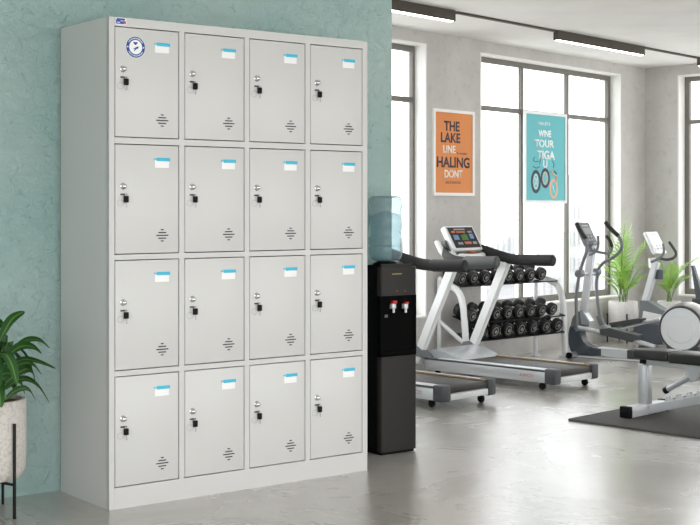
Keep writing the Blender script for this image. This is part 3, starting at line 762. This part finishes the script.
b = MB(); b.tube([(x0, -.14, .021), (x0, .14, .021)], .021, 14); sb = b.build('stabiliser', M['silver'], e1, label='silver front stabiliser bar')
for s in (-1, 1):
    b = MB(); b.tube([(x0, s*.14, .0225), (x0, s*.165, .0225)], .0225, 14); b.build('end_cap', M['black_plastic'], sb)
xr = E1.on(676, 350, 0)[0]
b = MB(); b.tube([(xr, -.16, .021), (xr, .16, .021)], .021, 14); b.build('stabiliser', M['silver'], e1)
b = MB(); b.box(.02, xr, -.075, -.05, .004, .016); b.box(.02, xr, .05, .075, .004, .016); b.build('floor_rail', M['white_metal'], e1)
# console
def console(fr, root, tl, tr_, br, bl, m, ms, thick=.03, y0=0.0, lcd='lcd', lat=.11):
    c0 = fr.on((bl[0]+br[0])/2, (bl[1]+br[1])/2, y0); c1 = fr.on((tl[0]+tr_[0])/2, (tl[1]+tr_[1])/2, y0)
    a = Vector((c1[0]-c0[0], 0, c1[2]-c0[2])); ln = a.length; a.normalize(); nr = Vector((-a.z, 0, a.x))
    if nr.x < 0: nr = -nr
    Mx = Matrix(((0, a.x, nr.x, c0[0]), (1, 0, 0, y0), (0, a.z, nr.z, c0[2]), (0, 0, 0, 1)))
    b = MB(); b.box(-lat, lat, 0, ln, -thick, 0, .012, 3, M4=Mx); cs = b.build('console', m, root)
    b = MB(); b.box(-lat*.82, lat*.82, ln*.12, ln*.93, 0, .003, M4=Mx); sc_ = b.build('screen', ms, cs)
    b = MB(); b.mi = 0; b.box(-lat*.6, lat*.6, ln*.46, ln*.74, .003, .004, M4=Mx); b.mi = 1; b.box(-lat*.55, lat*.45, ln*.80, ln*.86, .003, .0045, M4=Mx)
    for k in range(5):
        b.mi = 1 if k % 2 else 0; b.box(-lat*.66+k*lat*.27, -lat*.66+k*lat*.27+lat*.17, ln*.18, ln*.26, .003, .005, M4=Mx); b.box(-lat*.66+k*lat*.27, -lat*.66+k*lat*.27+lat*.17, ln*.31, ln*.39, .003, .005, M4=Mx)
    b.build('display', [M[lcd], M['screen_grey']], sc_, smooth=False)
    return cs
console(E1, e1, (576, 221), (590, 223), (600, 243), (586, 247), M['mgrey'], M['dgrey'], lat=.105)
tub(E1, e1, 'console_bracket', [(590, 243, 0), (592, 252, 0)], .03, M['mgrey'], 10, 0)
for y, up_, lo in ((-.155, [(580.4, 270), (583.4, 260), (587.2, 251), (586.2, 241), (580.6, 231.7), (576.8, 224)], [(579.6, 273.5), (577.4, 285), (576, 297), (576.4, 311), (577, 326)]),
                   (.155, [(599, 268), (600.5, 265.5), (604.6, 261.4), (614.5, 257), (621, 250.5), (622.4, 243), (618.5, 236)], [(598, 273.5), (596, 282), (597, 298), (599.4, 312.6), (601.5, 322)])):
    a = tub(E1, e1, 'moving_arm', [(p[0], p[1], y) for p in lo[::-1]+up_], .0125, M['mgrey'], 10, 2, label='curved grey moving arm')
    if y > 0: g = [(618.5, 236), (613, 231), (609, 227), (605.3, 222)]
    else: g = [(585.6, 239), (580.6, 231.7), (576.4, 223)]
    tub(E1, a, 'grip', [(p[0], p[1], y) for p in g], .0165, M['grip'], 10, 1, label='black foam grip')
b = MB(); p = E1.on(579.5, 273.5, -.155); q = E1.on(598, 273.5, .155)
b.tube([(p[0], -.18, p[2]), (p[0], .18, q[2])], .014, 12); b.build('pivot_shaft', M['silver'], e1)
for y in (-.165, .135):
    b = MB(); b.cyl((p[0], y-.02, p[2]), (p[0], y+.05, p[2]), .029, 18, .006); b.build('pivot_hub', M['mgrey'], e1)
tub(E1, e1, 'fixed_handle', [(598, 236, .02), (598.8, 245, .0), (596, 252, -.03), (589, 255, -.04)], .010, M['mgrey'], 8)
fh = tub(E1, e1, 'fixed_handle', [(594, 251, .05), (603, 253, .11), (609.5, 254, .14), (612.5, 248.5, .15), (610.5, 241, .15)], .010, M['mgrey'], 8)
tub(E1, fh, 'grip', [(612.2, 247, .15), (610, 240, .15), (606.3, 236, .15)], .013, M['grip'], 8)
# foot links, pedals, cranks
b = MB(); b.tube([E1.on(577, 327, -.155), E1.on(578.5, 331, -.155)], .022, 12); b.build('arm_joint', M['mgrey'], e1)
b = MB(); b.tube([E1.on(599, 316, .155), E1.on(602.5, 325, .155)], .024, 12); b.build('arm_joint', M['mgrey'], e1)
tub(E1, e1, 'foot_link', [(578, 327.5, -.155), (600, 332, -.155), (630, 339, -.155), (655, 347, -.155)], .017, M['silver'], 12, 1, label='silver foot link')
tub(E1, e1, 'foot_link', [(602, 325, .155), (615, 330, .155), (640, 323, .155), (660, 319, .155)], .015, M['silver'], 12, 1, label='silver foot link')
b = MB(); b.prism(E1.xz([(602, 329), (603, 334), (634, 341.5), (640, 338), (640, 335), (612, 327.5)], -.15), -.205, -.095, .006); b.build('pedal', M['dgrey'], e1, label='dark grey near pedal')
b = MB(); b.prism(E1.xz([(611.5, 322.5), (614, 327), (642, 322.5), (644, 318.5), (640, 318)], .15), .095, .205, .006); b.build('pedal', M['dgrey'], e1, label='dark grey far pedal')
# flywheel housing
fc = E1.on(681, 329, -.07)
b = MB(); pr = [(.0, 0), (.150, 0), (.170, .012), (.184, .06), (.188, .15), (.178, .175), (0, .175)]
b.lathe(pr, (fc[0], -.07, fc[2]), 56, (0, 1, 0)); b.build('drive_housing', mat('housing_grey', '8B8782', .35, .4), e1, label='round grey drive housing')
b = MB(); b.lathe([(.0, 0), (.152, 0), (.158, -.006), (.164, -.006), (.168, 0), (.168, .01), (0, .01)], (fc[0], -.07, fc[2]), 56, (0, 1, 0)); b.build('disc_rim', M['dgrey'], e1)
b = MB(); b.lathe([(.0, .012), (.10, .012), (.104, .008), (.148, .008), (.152, .003), (.152, 0), (0, 0)], (fc[0], -.07, fc[2]), 56, (0, -1, 0)); b.build('cover_disc', M['silver2'], e1, label='large pale grey cover disc')
b = MB(); b.prism([(fc[0]-.10, .03), (fc[0]-.12, .16), (fc[0]+.12, .16), (fc[0]+.14, .03)], -.06, .09, .008); b.build('housing_base', M['dgrey'], e1)

E2 = Frame(2.389, 10.6, .818, -.575)
e2 = E2.empty('elliptical_trainer', 'white elliptical trainer with pale display behind the big disc, in front of the right plant', 'elliptical trainer')
b = MB(); b.tube([E2.on(639.5, 322, 0), E2.on(656.5, 262, 0)], .027, 4, flat=(0, 1, 0), squash=(1.3, .9)); bmesh.ops.bevel(b.bm, geom=b.bm.edges[:], offset=.006, segments=2, affect='EDGES'); b.build('mast', M['silver2'], e2, label='pale silver mast')
b = MB(); b.tube([E2.on(652, 258, 0), E2.on(653, 268, 0)], .032, 12); b.build('mast_collar', M['white_metal'], e2)
console(E2, e2, (642.5, 231), (660, 231.5), (670, 251), (653.5, 256), M['white_metal'], M['silver2'], lat=.125, lcd='silver2')
tub(E2, e2, 'handlebar', [(663, 244, -.02), (664.4, 250, -.05), (663, 255.5, -.08), (657, 259.5, -.1), (651, 262, -.1)], .011, M['mgrey'], 8)
tub(E2, e2, 'handlebar', [(669, 241.5, .1), (673.5, 248, .12), (677, 254, .12), (673.5, 258.5, .1), (666, 260, .06), (659, 258, .02)], .012, M['dgrey'], 8)
b = MB(); p = E2.on(659, 279, .03); q = E2.on(659.5, 269.5, .03); b.cyl(p, q, .036, 18, .004); b.build('bottle_holder', M['bluegrey'], e2)
b = MB(); b.prism(E2.xz([(643, 300), (641, 322), (690, 330), (690, 318), (664, 309), (650, 300.5)]), -.07, .07, .008); b.build('body_cover', M['mgrey'], e2, label='grey body cover')
b = MB(); b.prism(E2.xz([(643, 311), (642, 319), (662, 322), (661, 315)], -.09), -.09, -.071, .003); b.build('side_cover', M['white_metal'], e2)
b = MB(); b.prism([(x, max(z, .03)) for x, z in E2.xz([(637, 322), (637, 343), (664, 346), (664, 324)])], -.08, .08, .006); b.build('base_housing', M['bluegrey'], e2, label='blue grey base housing')
for xx in (0, .48):
    b = MB(); b.tube([(xx, -.13, .02), (xx, .13, .02)], .02, 12); b.build('stabiliser', M['silver'], e2)
b = MB(); b.box(.0, .50, -.03, .03, .02, .05); b.build('base_beam', M['silver'], e2)
b = MB(); b.lathe([(0, 0), (.12, 0), (.13, .01), (.13, .11), (.12, .12), (0, .12)], (.46, -.06, .22), 40, (0, 1, 0)); b.build('drive_housing', M['mgrey'], e2)
b = MB(); b.box(.36, .50, -.04, .04, .05, .16); b.build('rear_housing', M['dgrey'], e2)

# exercise bike at the right edge, only its lever arm shows
E3 = Frame(2.886, 10.75, .693, -.721)
e3o = E3.on(699, 300, 0)[0]
E3 = Frame(*wp(E3, e3o), .693, -.721)
e3 = E3.empty('exercise_bike', 'dark machine cut off by the right edge in front of the right wall window', 'exercise machine')
b = MB(); b.prism(E3.xz([(692, 265.5), (694, 265.5), (704, 299), (697, 299)]), -.02, .02, .004); b.build('lever_arm', M['bluegrey'], e3, label='dark slanting lever arm')
b = MB(); b.prism(E3.xz([(695, 298), (695, 303), (760, 312), (760, 304)]), -.05, .05, .006); b.build('main_beam', M['dgrey'], e3)
for px_ in (706, 752):
    b = MB(); xx = E3.on(px_, 300)[0]; b.box(xx-.025, xx+.025, -.03, .03, .02, E3.on(px_, 304)[2], .004); b.box(xx-.03, xx+.03, -.10, .10, 0, .03, .006); b.build('leg', M['dgrey'], e3)
b = MB(); xx = E3.on(735, 300)[0]; b.box(xx-.12, xx+.12, -.09, .09, .40, .46, .02); b.box(xx-.02, xx+.02, -.02, .02, .30, .41); b.build('seat', M['vinyl'], e3)

# ------------------------------------------------------------------ bench and mat
BN = Frame(1.602, 7.06, .709, -.705)
bn = BN.empty('weight_bench', 'silver adjustable weight bench with black pads on the dark mat', 'weight bench')
lat = -.085
p0 = BN.on(632, 350, lat)[0]; p1 = BN.on(667, 351.5, lat)[0]; p2 = BN.on(668.2, 352, lat)[0]
zt, zb_ = BN.on(645, 350.2, lat)[2], BN.on(645, 360, lat)[2]
MZ = .012
b = MB(); b.box(p0, p1, lat, -lat, zb_, zt, .012, 3); b.build('seat_pad', M['vinyl'], bn, label='short black seat pad')
b = MB(); b.box(p2, p2+.62, lat-.01, -lat+.01, zb_-.004, zt-.002, .012, 3); b.build('back_pad', M['vinyl'], bn, label='long black back pad')
zr = zb_
b = MB(); b.box(p0+.05, p2+.52, -.024, .024, zr-.036, zr-.001, .003); b.build('top_rail', M['silver'], bn, label='silver rail under the pads')
b = MB(); b.box(p0+.012, p0+.04, -.03, .03, zr-.03, zr, .003); b.build('stopper', M['black_plastic'], bn)
b = MB(); xq = BN.on(645, 400)[0]; b.box(xq-.030, xq+.030, -.024, .024, MZ+.055, zr-.034, .004); b.build('front_post', M['silver'], bn)
b = MB(); b.box(xq-.028, xq+.028, -.17, .17, MZ, MZ+.058, .005); fb = b.build('front_foot', M['silver2'], bn, label='silver cross foot')
for s in (-1, 1):
    b = MB(); b.box(xq-.032, xq+.032, s*.17-(.032 if s < 0 else 0), s*.17+(0 if s < 0 else .032), MZ, MZ+.062, .006); b.build('end_cap', M['black_plastic'], fb, label='black rubber end cap')
# inclined ladder beam rising to the rear
q0 = BN.on(652, 413, 0); 
def ladder():
    xs_, zs_ = xq+.02, MZ+.004
    x1_, z1_ = BN.on(700, 404, 0)[0], BN.on(700, 404, 0)[2]
    sl = (z1_-zs_)/(x1_-xs_)
    e = .55
    b = MB(); b.prism([(xs_, zs_), (xs_+.02, zs_+.05), (xs_+e, zs_+.05+sl*(e-.02)), (xs_+e, zs_+sl*e)], -.020, .020, .003); lb = b.build('incline_beam', M['silver'], bn, label='silver inclined beam')
    b = MB()
    for k in range(6):
        x_ = xs_+.115+k*.062; z_ = zs_+.05+sl*(x_-xs_-.02)
        for s in (-1, 1): b.prism([(x_, z_-.004), (x_+.004, z_+.028), (x_+.018, z_+.034), (x_+.020, z_+.018), (x_+.030, z_+.016), (x_+.046, z_+.02), (x_+.046, z_-.004)], s*.015-.004, s*.015+.004)
    b.build('notch_ladder', M['silver2'], lb, smooth=False, label='row of pale hook notches')
    # rear leg under the high end
    b = MB(); b.box(xs_+e-.04, xs_+e+.01, -.022, .022, MZ+.05, zs_+sl*e+.05, .003); b.build('rear_post', M['silver'], bn)
    b = MB(); b.box(xs_+e-.045, xs_+e+.015, -.165, .165, MZ, MZ+.055, .005); b.build('rear_foot', M['silver2'], bn)
    b = MB(); b.box(xs_+e-.035, xs_+e+.005, -.018, .018, zs_+sl*e+.05, zr-.03); b.build('rear_upright', M['silver'], bn)
ladder()
b = MB(); b.tube([BN.on(665.5, 390.5, -.03), BN.on(690, 377, -.03)], .016, 12); ar = b.build('adjusting_arm', M['silver'], bn, label='silver adjusting arm')
b = MB(); b.tube([BN.on(664.5, 391, -.03), BN.on(668, 389.2, -.03)], .018, 12); b.build('end_cap', M['black_plastic'], ar)
b = MB(); b.prism(BN.xz([(687, 364), (689, 378), (692, 382), (700, 380), (706, 366)], 0), -.034, .034, .004); b.build('bracket', M['silver'], bn)

MT = Frame(1.159, 6.91, .707, -.707)
b = MB(); b.box(-.85, .85, -.75, .75, 0, MZ, .003)
mt = b.build('exercise_mat', M['mat'])
MT.place(mt, (.85, .75, 0)); tag(mt, 'dark grey rubber floor mat lying under the weight bench', 'mat')

# ------------------------------------------------------------------ plants
def pot_stand(root, r, z0, z1, leg_top, bar_r, angs, m, bottom_r=None):
    br = bottom_r or r*.86
    b = MB(); b.lathe([(0, z0), (br*.86, z0), (br*.97, z0+.012), (br+.006, z0+.035), (r, z0+.09), (r, z1-.006), (r-.004, z1), (r-.016, z1), (r-.018, z1-.03), (0, z1-.03)], (0, 0, 0), 48); b.build('pot', m, root)
    b = MB(); b.lathe([(0, z1-.012), (r-.02, z1-.015), (r-.02, z1-.035), (0, z1-.035)], (0, 0, 0), 32); b.build('soil', M['soil'], root, label='brown soil')
    b = MB()
    for a in angs:
        x, y = (r+.011)*math.cos(a), (r+.011)*math.sin(a)
        b.box(-bar_r, bar_r, -bar_r, bar_r, 0, leg_top, M4=Matrix.Translation((x, y, 0)) @ Matrix.Rotation(a, 4, 'Z'))
    for a in angs:
        x, y = (r+.011)*math.cos(a), (r+.011)*math.sin(a)
        b.tube([(x, y, z0-.008), (0, 0, z0-.008)], bar_r, 4)
    b.build('stand', M['black_metal'], root, smooth=False, label='thin black metal stand')

GR = Frame(-1.343, 4.82, 1, 0)
g1 = GR.empty('potted_plant', 'leafy dark green plant in a stone pot on a black stand left of the lockers', 'potted plant')
a0 = math.radians(-36)
pot_stand(g1, .1395, .132, .425, .347, .0042, [a0, a0+PI*2/3, a0+PI*4/3], M['pot'], .13)
def V(px, py, Y): return Vector((((px-CX)/F*Y)+1.343, Y-4.82, HC+(HY-py)*Y/F))
b = MB(); bs = MB(); top = .415
arch = [  # leaf paths traced roughly: stem start, blade start, mid, tip ; depth ; width
    ([(-6, 352), (2, 333), (11, 318), (26, 311)], 4.74, .045), ([(8, 356), (22, 341), (38, 339), (51, 348)], 4.80, .030),
    ([(2, 362), (16, 347), (31, 346), (43, 353)], 4.72, .042), ([(0, 372), (20, 359), (38, 362), (57, 368)], 4.79, .030),
    ([(2, 380), (14, 366), (30, 362), (43, 374)], 4.70, .030), ([(4, 384), (18, 372), (30, 368), (38, 387)], 4.74, .048),
    ([(3, 390), (20, 378), (36, 384), (51, 403)], 4.78, .034), ([(6, 399), (14, 391), (27, 388), (37, 400)], 4.72, .032),
    ([(2, 350), (5, 345), (7, 340), (6, 356)], 4.68, .055), ([(2, 376), (8, 366), (16, 368), (17, 387)], 4.66, .055),
    ([(-2, 366), (6, 356), (12, 362), (14, 372)], 4.68, .05), ([(-14, 350), (-8, 330), (0, 322), (8, 330)], 4.82, .05), ([(-4, 380), (2, 374), (10, 374), (22, 384)], 4.64, .045)]
for path, Y, wd in arch:
    pts = [V(px, py, Y) for px, py in path]; n = len(pts)
    for i, p in enumerate(pts): p.y += .03*math.sin(i*1.3)
    sd = (pts[-1]-pts[0]).cross(Vector((0, 1, .4)))
    sd = Vector((0, -.65, .75)) if abs((pts[-1]-pts[0]).x) > abs((pts[-1]-pts[0]).z)*.6 else Vector((1, .3, 0))
    b.leaf(pts, wd, sd, .2)
    bs.tube([(random.uniform(-.03, .05), random.uniform(-.03, .03), top-.02), (pts[0].x*.5+.01, pts[0].y*.5, (top+pts[0].z)/2), tuple(pts[0])], .0032, 6, smooth=1)
for k in range(34):
    a = random.uniform(0, 2*PI)
    if -1.0 < a-2*PI < 0 or a < .6: a += 1.6
    L0 = random.uniform(.13, .25); hz = random.uniform(.08, .30)
    d = Vector((math.cos(a), math.sin(a), 0))
    if d.y > .35: L0 *= .5
    st = Vector((0, 0, top-.02)); p1 = st+d*L0*.3+Vector((0, 0, hz)); p2 = p1+d*L0*.45+Vector((0, 0, .04)); p3 = p2+d*L0*.4+Vector((0, 0, -.03)); p4 = p3+d*L0*.25+Vector((0, 0, -.07))
    b.leaf([p1, p2, p3, p4], random.uniform(.035, .055), d.cross(Vector((0, 0, 1))), .2)
    bs.tube([st+d*.02, st+d*.03+Vector((0, 0, hz*.6)), p1], .0030, 6, smooth=1)
b.build('foliage', M['leaf'], g1, label='arching dark green leaves with pale midribs'); bs.build('stems', M['stem'], g1)

def frond(mb, ms, base, d, length, rise, droop, nl=16, lw=.014, ll=.10, up=.6):
    """a palm frond: arching rachis with two rows of leaflets"""
    d = Vector(d).normalized(); P_ = []
    for i in range(nl+6):
        u = i/(nl+5); P_.append(Vector(base)+d*length*(.15*u+.85*u*u)+Vector((0, 0, rise*u-droop*u**3)))
    ms.tube(P_, [.0035*(1-.7*i/len(P_)) for i in range(len(P_))], 5)
    for i in range(6, len(P_)-1):
        u = i/(len(P_)-1); t = (P_[i+1]-P_[i-1]).normalized(); s = t.cross(Vector((0, 0, 1)))
        if s.length < .05: s = Vector((1, 0, 0))
        s.normalize(); l = ll*(math.sin(PI*min(.97, (u-.2)*1.1+.12))*.75+.25)
        for sg in (-1, 1):
            dr = (s*sg*.72+t*.62+Vector((0, 0, .12))).normalized()
            e = P_[i]+dr*l+Vector((0, 0, -l*.18)); m_ = P_[i]+dr*l*.5+Vector((0, 0, .012))
            mb.leaf([P_[i], m_, e], lw, t.cross(dr).cross(dr) if t.cross(dr).length > .01 else s, .1)
    e = P_[-1]+(P_[-1]-P_[-2]).normalized()*ll*.5; mb.leaf([P_[-1], (P_[-1]+e)/2, e], lw, s, .1)

def palm(name, px, Y, pot_top, pot_r, label, fr_list, leg_px=None, stand=True):
    fx = Frame((px-CX)/F*Y, Y, 1, 0); r = fx.empty('potted_palm', label, 'potted plant')
    z1 = HC+(HY-pot_top)*Y/F
    pot_stand(r, pot_r, .10, z1, z1-.10, .005, [math.radians(q) for q in (-88, 2, 92, 182)] if stand else [], M['pot_white'], pot_r*.93) if stand else None
    mb = MB(); ms = MB(); rnd = random.Random(int(px))
    for (an, ln_, rise, droop, ll) in fr_list:
        frond(mb, ms, (rnd.uniform(-.03, .03), rnd.uniform(-.03, .03), z1-.015), (math.cos(an), math.sin(an), 0), ln_, rise, droop, 12, .0105, ll)
    mb.build('foliage', M['palm'], r, label='bright green feathery fronds'); ms.build('stems', M['stem'], r)
    return r
# depths
p2Y = 10.95
ppx = 623
fl = []
rnd = random.Random(3)
for an, ln_, rise, droop, ll in ((-.6, .04, .68, .01, .20), (-1.2, .06, .56, .01, .17), (.4, .10, .62, .03, .17), (2.9, .13, .62, .04, .15), (.2, .22, .60, .06, .15), (-.2, .14, .52, .03, .14), (3.3, .10, .46, .04, .14), (-.1, .20, .40, .05, .14), (2.6, .24, .42, .10, .12), (3.1, .20, .30, .08, .11), (.3, .18, .28, .05, .11), (-1.0, .10, .30, .03, .11), (-2.2, .12, .30, .04, .11), (.1, .14, .2, .04, .09), (3.2, .1, .2, .04, .09), (1.8, .1, .5, .05, .13)):
    fl.append((an, ln_, rise, droop, ll))
palm('palm', ppx, p2Y, 301, .122, 'tall bright green palm in a white pot between the two elliptical trainers', fl)
fl = [(-.1, .26, .46, .08, .12), (2.9, .16, .34, .05, .12), (.3, .16, .36, .05, .11), (-.1, .22, .32, .08, .10), (-2.6, .16, .24, .08, .10), (-1.2, .06, .36, .03, .12), (3.2, .08, .40, .03, .10), (-.7, .12, .28, .05, .10), (2.2, .08, .3, .05, .09)]
palm('palm', 669, 11.02, 301, .10, 'smaller green palm behind the big disc of the elliptical trainer by the right wall', fl)

# ------------------------------------------------------------------ far towers outside the windows
def tower(px0, px1, ytop, Y, label, step=None):
    x0, x1 = (px0-CX)/F*Y, (px1-CX)/F*Y; zt = HC+(HY-ytop)*Y/F; w_ = x1-x0
    r = Frame((x0+x1)/2, Y, 1, 0).empty('office_tower', label, 'building', 'distant office towers', at=(0, 0, -45))
    b = MB(); b.box(-w_/2, w_/2, 0, w_*.8, 0, zt+45)
    if step: b.box(-w_*.25, w_*.3, w_*.2, w_*.6, zt+45, zt+45+step)
    b.build('facade', M['tower'], r, smooth=False)
    b = MB(); nx = max(3, int(w_/2.2)); nz = max(4, int((zt+45)/3.2))
    for j in range(nz-1):
        for i in range(nx):
            xa_ = -w_/2+(i+.2)*w_/nx; b.box(xa_, xa_+w_/nx*.6, -.12, .05, 3+j*3.2, 3+j*3.2+1.7)
    b.build('window_band', M['tower_win'], r, smooth=False)
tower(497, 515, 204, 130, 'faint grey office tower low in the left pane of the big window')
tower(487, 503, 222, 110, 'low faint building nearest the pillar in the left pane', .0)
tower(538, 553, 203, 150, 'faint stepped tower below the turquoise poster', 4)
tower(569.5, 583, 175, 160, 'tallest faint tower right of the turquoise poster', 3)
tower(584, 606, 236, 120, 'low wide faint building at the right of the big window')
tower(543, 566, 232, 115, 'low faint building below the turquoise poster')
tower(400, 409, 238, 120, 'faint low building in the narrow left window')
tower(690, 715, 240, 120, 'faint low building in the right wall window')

# ------------------------------------------------------------------ daylight, camera, output
w_ = D.worlds.new('daylight'); SC.world = w_; w_.use_nodes = True
bg = w_.node_tree.nodes['Background']; bg.inputs['Color'].default_value = (.985, .99, 1.0, 1); bg.inputs['Strength'].default_value = 1.0
_n = w_.node_tree.nodes; _l = w_.node_tree.links     # bright overcast sky over a duller hazy ground
_t = _n.new('ShaderNodeTexCoord'); _s = _n.new('ShaderNodeSeparateXYZ'); _r = _n.new('ShaderNodeMapRange'); _m = _n.new('ShaderNodeMix'); _m.data_type = 'RGBA'
_r.inputs['From Min'].default_value = -.25; _r.inputs['From Max'].default_value = .25
_m.inputs['A'].default_value = (2.25, 2.25, 2.22, 1); _m.inputs['B'].default_value = (4.0, 4.03, 4.08, 1)
_l.new(_t.outputs['Generated'], _s.inputs[0]); _l.new(_s.outputs['Z'], _r.inputs['Value']); _l.new(_r.outputs['Result'], _m.inputs['Factor']); _l.new(_m.outputs['Result'], bg.inputs['Color'])

cam = D.cameras.new('camera'); co_ = D.objects.new('camera', cam); COL.objects.link(co_)
co_.location = (0, 0, HC); co_.rotation_euler = (PI/2, 0, 0)
cam.sensor_width = 36; cam.lens = F*36/700; cam.shift_x = 0; cam.shift_y = -(262.5-HY)/700
cam.clip_start = .05; cam.clip_end = 600
SC.camera = co_
vs = SC.view_settings; vs.view_transform = 'Standard'; vs.look = 'None'; vs.gamma = 1; vs.exposure = 0; vs.use_curve_mapping = False
SC.cycles.use_denoising = True
SC.cycles.max_bounces = 10; SC.cycles.transparent_max_bounces = 16; SC.cycles.diffuse_bounces = 6
